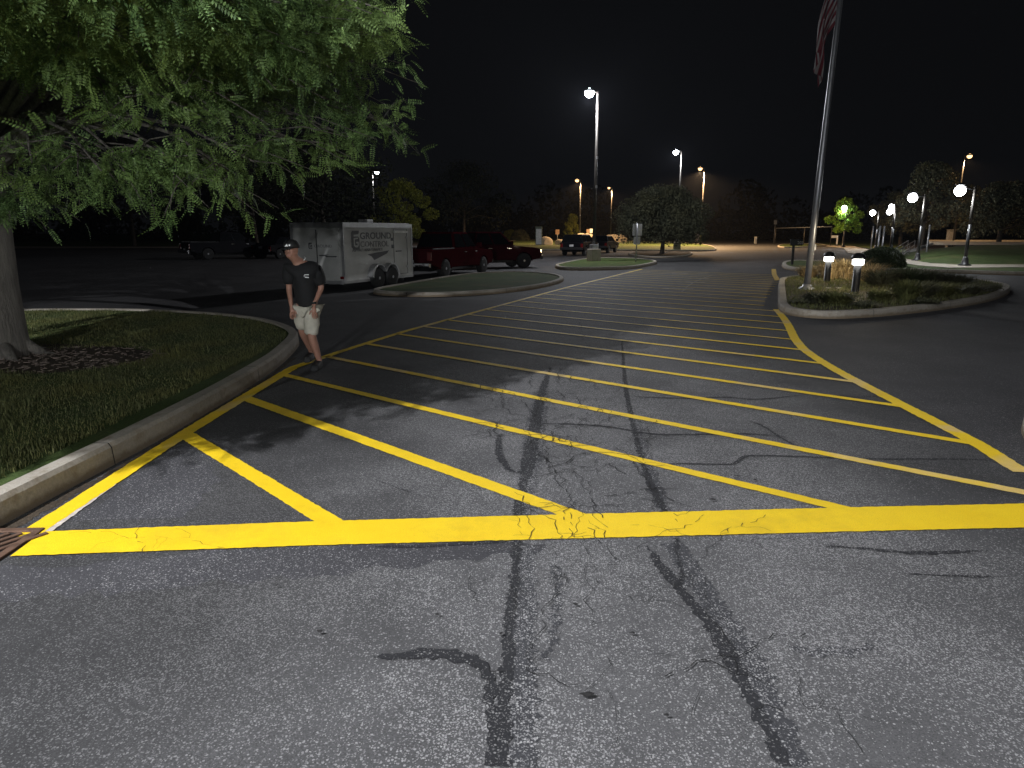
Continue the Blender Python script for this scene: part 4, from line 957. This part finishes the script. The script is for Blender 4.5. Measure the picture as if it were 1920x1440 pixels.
cv_ = MB().add([(1.2, yT - .003, 1.10), (2.42, yT - .003, 1.20), (2.3, yT - .003, 1.10), (1.55, yT - .003, .90), (1.42, yT - .003, 1.02)], [(0, 4, 2, 1), (4, 3, 2)]).build('swoosh', M_decal, tl)
emblem(rd, lambda x, z: (-.052, .30 - x * .8, 1.28 + z * .8), .42)
text(rd, 'GROUND', (-.05, .08, 1.33), (R(90), 0, R(-90)), .13, plain('faint_decal', (.2, .2, .2), .5), off=.001, sx=1.2)
MB().add([(-.052, -.06, 1.10), (-.052, -.48, 1.12), (-.052, -.30, 1.07), (-.052, -.12, 1.07)], [(0, 1, 2, 3)]).build('swoosh', M_decal, rd)

# ---------------------------------------------------------------- flagpole and flag
fp_ = G(1512, 543, .11); poleo = empty('flagpole', (fp_.x, fp_.y, .11), 0, 'tall aluminium flagpole standing in the right hand island', 'flagpole')
MB().lathe([(.24, 0), (.24, .04), (.13, .10), (.115, .16)], 20).build('base_collar', M_alu, poleo)
TILT = .026
MB().tube([(0, 0, .02), (TILT * 3.5, 0, 3.5), (TILT * 7, 0, 7), (TILT * 10.6, 0, 10.6)], [.095, .088, .066, .045], 18).build('shaft', M_alu, poleo)
MB().lathe([(.01, -.07), (.06, -.04), (.075, 0), (.06, .04), (.01, .07)], 14, (TILT * 10.6, 0, 10.68)).build('finial', M_alu, poleo)
MB().tube([(.11, -.02, 1.2), (TILT * 10.4 + .06, -.02, 10.4)], .006, 5).build('halyard', M_steel, poleo); MB().box((.14, 0, 1.25), (.05, .03, .16)).build('cleat', M_alu, poleo)
k = N('flag_cloth'); uv = k.n('ShaderNodeUVMap'); sx = k.n('ShaderNodeSeparateXYZ'); k.l(uv.outputs[0], sx.inputs[0])
st_ = k.math('LESS_THAN', k.math('MODULO', k.math('MULTIPLY', sx.outputs[1], 6.5), 1.0), .5)
c_ = k.mix(st_, (.27, .25, .25), (.12, .015, .025))
can = k.math('MULTIPLY', k.math('LESS_THAN', sx.outputs[0], .16), k.math('GREATER_THAN', sx.outputs[1], .4615))
k.col(k.mix(can, c_, (.01, .015, .06))); k.set(Roughness=.8)
nu, nv = 56, 40; vs = []; uvs = []
for i in range(nu + 1):
    for j in range(nv + 1):
        u, v_ = i / nu, j / nv; zt_ = 9.15 - 1.75 * (1 - v_)
        fall = (u ** 1.05) * (2.15 + .15 * v_ - .0 * u)
        lift = .75 * (1 - v_) * min(1, u * 1.6)      # the lower edge hangs in beside the upper folds
        sp = .56 * math.sin(min(1, u * 1.5) * math.pi * .5) * (.55 + .45 * v_)
        fold = .10 * math.sin(u * 9 + v_ * 10) * min(1, u * 3)
        z = zt_ - fall + lift - .22 * u
        vs.append((TILT * z - .07 - sp * (.8 + .15 * math.sin(v_ * 9 + u * 3)) - .05 * u * (1 - v_), fold - .12 * u + .06 * math.sin(v_ * 17) * u, z)); uvs.append((u, v_))
fs = [(i * (nv + 1) + j, (i + 1) * (nv + 1) + j, (i + 1) * (nv + 1) + j + 1, i * (nv + 1) + j + 1) for i in range(nu) for j in range(nv)]
me = bpy.data.meshes.new('flag'); me.from_pydata(vs, [], fs); ul = me.uv_layers.new(name='UVMap')
for lp in me.loops: ul.data[lp.index].uv = uvs[lp.vertex_index]
fo = link('flag', me, k.m, None, True); fo.location = (fp_.x, fp_.y, .0); md = fo.modifiers.new('thickness', 'SOLIDIFY'); md.thickness = .004
tag(fo, 'limp red and white striped flag hanging from the tall flagpole', 'flag')

# ---------------------------------------------------------------- signs, mailbox-like sign, boulders, far things
p = G(1192, 491, .12); sg = empty('traffic_sign', (p.x, p.y, .12), 0, 'sign post with two pale back-to-back panels on the kerbed lot island', 'sign')
MB().tube([(0, 0, 0), (.02, 0, 2.16)], .035, 8).build('post', M_alu, sg)
for s in (-1, 1):
    MB().box((s * .15 + .02, 0, 1.80), (.24, .02, .66), rz=s * R(-25)).build('sign_panel', plain('sign_back', (.5, .5, .5), .5), sg)
    MB().box((s * .11 + .02, 0, 1.20), (.16, .02, .44), rz=s * R(-25)).build('small_panel', plain('sign_back', (.5, .5, .5), .5), sg)
p = G(1485, 496, .14); ms = empty('post_sign', (p.x, p.y, .14), R(-8), 'small black board sign with pale number on a short post at the rear kerb nose', 'sign')
MB().box((0, 0, .5), (.11, .11, 1.0)).build('post', M_black, ms); bd = MB().box((.13, -.02, 1.13), (.62, .10, .34)).build('board', M_black, ms, .02)
text(bd, '203', (.16, -.075, 1.05), (R(90), 0, 0), .20, plain('pale_number', (.6, .6, .6), .5), name='number', off=.004)
def far_sign(px, base, top, Y, label, c=(.3, .3, .3), wpx=8):
    a = P(px, base, Y); b = P(px, top, Y); t = empty('far_sign', (a.x, Y, 0), 0, label, 'sign', 'small signs beyond the lot')
    MB().tube([(0, 0, 0), (0, 0, b.z)], .04, 6).build('post', M_steel, t); wm = wpx * Y / F
    MB().box((0, -.05, b.z - .3), (wm, .03, min(.7, wm * 1.5))).build('sign_panel', plain('far_panel_%d' % int(c[0] * 100), c, .5), t)
far_sign(1451, 452, 413, 118, 'dim sign on a thin pole at the far edge of the amber lit road', (.25, .25, .25), 5)
far_sign(1108, 446, 429, 108, 'small bright sign beyond the black sport utility car', (.8, .8, .7), 5)
far_sign(1102, 446, 430, 112, 'small brownish sign just left of the bright one beyond the parked cars', (.3, .2, .12), 5)
far_sign(1045, 447, 431, 104, 'small orange lit sign between the boulders and the upright tree', (.45, .25, .12), 7)
ws = P(1564, 452, 100); t = empty('white_sign', (ws.x, 100, 0), 0, 'small white bent board standing on the far lawn below the bright green tree', 'sign')
MB().box((0, 0, 1.15), (1.0, .05, .35)).build('sign_panel', plain('white_board', (.85, .85, .85), .5), t); MB().box((.42, 0, .5), (.16, .08, 1.0)).build('post', plain('white_board', (.8, .8, .8), .5), t)
wh = P(1609, 452, 100)
def rock(px, py, Y, sx, sz, label, seed):
    a = P(px, py, Y); bm = bmesh.new(); bmesh.ops.create_icosphere(bm, subdivisions=3, radius=1); rn = random.Random(seed)
    off = [Vector((rn.gauss(0, 1), rn.gauss(0, 1), rn.gauss(0, 1))).normalized() for _ in range(9)]
    for v in bm.verts:
        d = v.co.normalized(); s_ = 1
        for q in off: s_ = min(s_, .82 / max(.2, d.dot(q)) if d.dot(q) > .7 else 1)
        v.co = Vector((d.x * sx * s_, d.y * sx * .8 * s_, d.z * sz * s_ + sz * .5))
    me = bpy.data.meshes.new('boulder'); bm.to_mesh(me); bm.free()
    o = link('boulder', me, plain('tan_stone', (.34, .29, .22), .9, scale=3)); o.location = (a.x, Y, 0); tag(o, label, 'rock', 'boulders along the far lawn')
for i, (px, Y, sx, sz, lab) in enumerate([(1023, 95, 1.0, .8, 'rounded tan boulder on the far lawn nearest the clipped round bush'), (1051, 96, .8, .6, 'small pale boulder under the orange lit sign'),
    (1090, 104, 1.2, 1.1, 'boulder seen above the roof of the black sport utility car'), (1099, 106, 1.6, 1.1, 'wide boulder just left of the tall lamp pole'),
    (1142, 118, 1.2, .9, 'tan boulder right of the tall lamp pole'), (1152, 118, 1.6, 1.0, 'wide tan boulder beside the edge of the round tree'), (1163, 120, 1.2, 1.0, 'boulder touching the left edge of the round tree')]): rock(px, 446, Y, sx, sz, lab, i)
def box_thing(name, px, Y, wpx, hz, label, cat, c=(.12, .13, .12)):
    a = P(px, 446, Y); t = empty(name, (a.x, Y, 0), 0, label, cat); wm = wpx * Y / F
    MB().box((0, 0, hz / 2), (wm, wm * .8, hz)).build('cabinet', plain('cabinet_paint_%d' % int(c[0] * 100), c, .6), t, .04)
    MB().box((0, 0, hz + .04), (wm * 1.08, wm * .88, .08)).build('lid', plain('cabinet_paint_%d' % int(c[0] * 100), c, .6), t, .02)
    MB().box((0, -wm * .4 - .01, hz * .5), (wm * .8, .02, hz * .8)).build('door', M_steel, t)
box_thing('utility_cabinet', 1010, 92, 12, 2.4, 'grey green utility cabinet on the far lawn right of the round bush', 'cabinet', (.10, .12, .10))
box_thing('utility_cabinet', 1309, 128, 9, 1.5, 'small grey box at the right foot of the wide round tree', 'cabinet', (.25, .25, .24))
box_thing('fire_hydrant', 1417, 112, 4, 1.0, 'tiny pale box post at the far kerb of the amber lit road', 'hydrant', (.5, .5, .45))
box_thing('utility_cabinet', 1782, 84, 11, 2.0, 'dim square cabinet beyond the terrace on the right', 'cabinet', (.2, .2, .2))
a = P(1455, 428, 105); b = P(1560, 425, 92)
brd = empty('barrier_rail', (a.x, a.y, 0), 0, 'long thin horizontal barrier rail at the far side of the amber lit road', 'barrier')
MB().tube([(0, 0, a.z), (b.x - a.x, b.y - a.y, b.z)], .05, 6).build('rail', M_alu, brd)
for t_ in (.0, .55, 1): MB().tube([((b.x - a.x) * t_, (b.y - a.y) * t_, 0), ((b.x - a.x) * t_, (b.y - a.y) * t_, a.z + (b.z - a.z) * t_)], .05, 6).build('post', M_bronze, brd)

# ---------------------------------------------------------------- walking man
def skin(name, nodes, edges, mat, parent, sub=2, root=0):
    names = list(nodes); me = bpy.data.meshes.new(name)
    me.from_pydata([nodes[n][0] for n in names], [(names.index(a), names.index(b)) for a, b in edges], [])
    o = link(name, me, mat, parent); md = o.modifiers.new('Skin', 'SKIN'); md.use_smooth_shade = True
    sv = me.skin_vertices[0].data
    for i, n in enumerate(names):
        r_ = nodes[n][1]; sv[i].radius = r_ if isinstance(r_, tuple) else (r_, r_); sv[i].use_root = (i == root)
    s = o.modifiers.new('Subdivision', 'SUBSURF'); s.levels = s.render_levels = sub
    dg_ = bpy.context.evaluated_depsgraph_get(); m2 = bpy.data.meshes.new_from_object(o.evaluated_get(dg_))
    o.modifiers.clear(); o.data = m2; bpy.data.meshes.remove(me)
    m2.polygons.foreach_set('use_smooth', [True] * len(m2.polygons)); return o
M_skin = plain('skin', (.36, .185, .13), .55, var=.08); M_shirt = plain('black_tshirt', (.010, .010, .011), .85, var=.2)
M_short = plain('beige_shorts_cloth', (.50, .47, .39), .85, var=.14, scale=12); M_shoe = plain('black_shoe', (.012, .012, .012), .7)
feet = G(600, 691); man = empty('person', (feet.x, feet.y, 0), 0, 'walking man in black cap, black t-shirt and beige shorts, hands at his hips', 'person')
Nn = {'pelvis': ((-.12, .02, .86), (.145, .105)), 'waist': ((-.13, .02, 1.0), (.14, .10)), 'chest': ((-.145, .0, 1.22), (.165, .115)), 'collar': ((-.155, -.02, 1.385), (.10, .08)),
 'neck': ((-.185, -.07, 1.44), .055), 'jaw': ((-.232, -.150, 1.495), (.060, .068)), 'head': ((-.235, -.145, 1.575), (.075, .09)), 'crown_': ((-.232, -.130, 1.65), (.06, .075)),
 'lsh': ((-.315, .0, 1.345), .058), 'lel': ((-.355, .03, 1.07), .040), 'lwr': ((-.30, -.09, .86), .028), 'lha': ((-.285, -.11, .79), (.036, .020)),
 'rsh': ((.01, -.01, 1.345), .058), 'rel': ((.075, .04, 1.08), .042), 'rwr': ((-.005, -.10, .87), .029), 'rha': ((.005, -.12, .79), (.036, .020)),
 'lhp': ((-.20, .03, .82), .088), 'lkn': ((-.24, .12, .47), .056), 'lan': ((-.22, .42, .16), .038), 'lto': ((-.25, .40, .06), .035),
 'rhp': ((-.06, .0, .82), .09), 'rkn': ((-.06, -.10, .47), .060), 'rca': ((-.035, -.06, .33), .056), 'ran': ((.0, .0, .10), .038), 'rto': ((-.05, -.14, .045), .036)}
E = [('pelvis', 'waist'), ('waist', 'chest'), ('chest', 'collar'), ('collar', 'neck'), ('neck', 'jaw'), ('jaw', 'head'), ('head', 'crown_'),
 ('collar', 'lsh'), ('lsh', 'lel'), ('lel', 'lwr'), ('lwr', 'lha'), ('collar', 'rsh'), ('rsh', 'rel'), ('rel', 'rwr'), ('rwr', 'rha'),
 ('pelvis', 'lhp'), ('lhp', 'lkn'), ('lkn', 'lan'), ('lan', 'lto'), ('pelvis', 'rhp'), ('rhp', 'rkn'), ('rkn', 'rca'), ('rca', 'ran'), ('ran', 'rto')]
for s_, hx, sg_ in (('l', -.285, 1), ('r', .005, -1)):
    hy = -.11 if s_ == 'l' else -.12
    for k_, (dx, ln, dy) in enumerate([(-.028, .065, -.012), (-.010, .078, -.016), (.010, .074, -.012), (.028, .058, -.004)]):
        a, b = f'{s_}f{k_}a', f'{s_}f{k_}b'
        Nn[a] = ((hx + dx, hy + dy, .755), .0095); Nn[b] = ((hx + dx * 1.15, hy + dy + .018, .755 - ln), .008); E += [(s_ + 'ha', a), (a, b)]
    Nn[s_ + 'tha'] = ((hx + sg_ * .045, hy - .015, .79), .011); Nn[s_ + 'thb'] = ((hx + sg_ * .060, hy - .03, .745), .009); E += [(s_ + 'ha', s_ + 'tha'), (s_ + 'tha', s_ + 'thb')]
Nn['nose'] = ((-.255, -.245, 1.56), .014); E += [('head', 'nose')]
Nn['earl'] = ((-.315, -.14, 1.565), .014); Nn['earr'] = ((-.155, -.13, 1.565), .014); E += [('head', 'earl'), ('head', 'earr')]
body_ = skin('body', Nn, E, M_skin, man)
sh = {'a': ((-.122, .015, .79), (.192, .150)), 'w': ((-.13, .01, .99), (.185, .152)), 'c': ((-.145, -.005, 1.22), (.192, .152)), 'k': ((-.155, -.01, 1.375), (.125, .095)), 'n': ((-.163, -.02, 1.415), (.080, .072)),
 'ls': ((-.317, -.002, 1.335), .102), 'le': ((-.352, .022, 1.12), .080), 'rs': ((.012, -.012, 1.335), .106), 're': ((.064, .03, 1.10), .094), 'lm': ((-.337, .012, 1.235), .100), 'rm': ((.044, .012, 1.235), .108)}
skin('tshirt', sh, [('a', 'w'), ('w', 'c'), ('c', 'k'), ('k', 'n'), ('k', 'ls'), ('ls', 'lm'), ('lm', 'le'), ('k', 'rs'), ('rs', 'rm'), ('rm', 're')], M_shirt, man)
for sx_, pts_ in ((1, [(-.04, -.005, 1.355), (.015, -.006, 1.315), (.046, .012, 1.235), (.064, .026, 1.13)]), (-1, [(-.265, -.003, 1.355), (-.318, -.002, 1.315), (-.338, .012, 1.235), (-.350, .022, 1.14)])):
    MB().tube(pts_, [.062, .079, .077, .074], 18).build('sleeve', M_shirt, man)
so = {'p': ((-.125, .02, .875), (.150, .118)), 'lh': ((-.205, .03, .80), (.102, .108)), 'lk': ((-.245, .11, .50), (.092, .105)), 'rh': ((-.055, .0, .80), (.108, .112)), 'rm': ((-.058, -.06, .60), (.100, .108)), 'rk': ((-.06, -.10, .44), (.096, .106))}
shorts = skin('shorts', so, [('p', 'lh'), ('lh', 'lk'), ('p', 'rh'), ('rh', 'rm'), ('rm', 'rk')], M_short, man)
for v in shorts.data.vertices: v.co += Vector((math.sin(v.co.z * 42 + v.co.x * 30) * .006, math.sin(v.co.z * 35 - v.co.x * 40) * .008, 0))
MB().add([(-.07, -.125, .80), (.05, -.11, .83), (.075, -.10, .80), (-.02, -.13, .72), (-.07, -.128, .80 - .002)], [(0, 1, 2, 3)]).build('pocket_flap', M_short, shorts)
cap = MB(); cx_, cy_, cz_ = -.233, -.135, 1.60
cap.lathe([(.100, 0), (.103, .03), (.092, .065), (.062, .095), (.02, .108), (.002, .109)], 20, (cx_, cy_, cz_)); co_ = cap.build('cap', M_shoe, man)
MB().add([(cx_ - .09, cy_ - .04, cz_ + .02), (cx_ - .095, cy_ - .16, cz_ - .005), (cx_ - .03, cy_ - .20, cz_ - .01), (cx_ + .03, cy_ - .17, cz_ - .002), (cx_ + .07, cy_ - .06, cz_ + .02),
   (cx_ - .09, cy_ - .04, cz_ + .008), (cx_ - .095, cy_ - .16, cz_ - .015), (cx_ - .03, cy_ - .20, cz_ - .02), (cx_ + .03, cy_ - .17, cz_ - .012), (cx_ + .07, cy_ - .06, cz_ + .008)],
   [(0, 1, 2, 3, 4), (9, 8, 7, 6, 5), (0, 5, 6, 1), (1, 6, 7, 2), (2, 7, 8, 3), (3, 8, 9, 4)]).build('peak', M_shoe, co_)
wt = plain('white_thread', (.85, .85, .85), .6)
MB().add([(cx_ - .055, cy_ - .108, cz_ + .018), (cx_ - .012, cy_ - .109, cz_ + .020), (cx_ - .022, cy_ - .100, cz_ + .050), (cx_ - .032, cy_ - .100, cz_ + .050)], [(0, 1, 2, 3)]).box((cx_ + .008, cy_ - .106, cz_ + .036), (.018, .006, .022)).build('cap_emblem', wt, co_)
hair = MB().lathe([(.088, -.06), (.096, -.02), (.097, .01)], 16, (-.20, -.055, 1.60)); 
for z_, nm, m_ in ((1.615, 'eye', plain('eye_dark', (.02, .015, .012), .3)),):
    for dx in (-.033, .018): MB().lathe([(.002, -.012), (.012, 0), (.002, .012)], 8, (-.252 + dx, -.228, z_ - .035)).build(nm, m_, man)
MB().box((-.253, -.223, 1.51), (.045, .012, .008)).build('mouth', plain('lip', (.30, .12, .10), .5), man)
MB().box((-.062, -.172, 1.262), (.080, .004, .009)).box((-.104, -.171, 1.245), (.012, .004, .030)).box((-.080, -.172, 1.247), (.020, .004, .007)).build('shirt_print', wt, man)
MB().box((-.062, -.170, 1.230), (.075, .004, .012), ry=R(4)).build('shirt_print', plain('white_thread', (.85, .85, .85), .6), man)
MB().lathe([(.035, -.014), (.037, 0), (.035, .014)], 14, (-.002, -.097, .895)).build('wristwatch', M_shoe, man)
MB().tube([(-.10, -.085, 1.44), (-.085, -.06, 1.47), (-.11, -.02, 1.485)], .006, 6).build('necklace', plain('white_thread', (.85, .85, .85), .6), man)
for (x, y, z) in ((-.018, -.07, .05), (-.237, .36, .09)):
    MB().hexa([(x - .060, y - .17, z - .05), (x + .060, y - .17, z - .05), (x + .055, y + .13, z - .05), (x - .055, y + .13, z - .05)], [(x - .050, y - .14, z + .035), (x + .050, y - .14, z + .035), (x + .050, y + .125, z + .085), (x - .050, y + .125, z + .085)]).build('shoe', M_shoe, man, .03)

# ---------------------------------------------------------------- thin haze added to put halos round the lamps
hz = MB().box((0, 150, 10), (420, 420, 22.6)).mesh('haze'); k = bpy.data.materials.new('halo_haze'); k.use_nodes = True
k.node_tree.nodes.clear(); ou = k.node_tree.nodes.new('ShaderNodeOutputMaterial'); vo = k.node_tree.nodes.new('ShaderNodeVolumePrincipled')
vo.inputs['Density'].default_value = .00010; vo.inputs['Color'].default_value = (.8, .85, 1, 1); vo.inputs['Anisotropy'].default_value = .3
k.node_tree.links.new(vo.outputs[0], ou.inputs['Volume'])
ho = link('haze', hz, k); ho['kind'] = 'stuff'
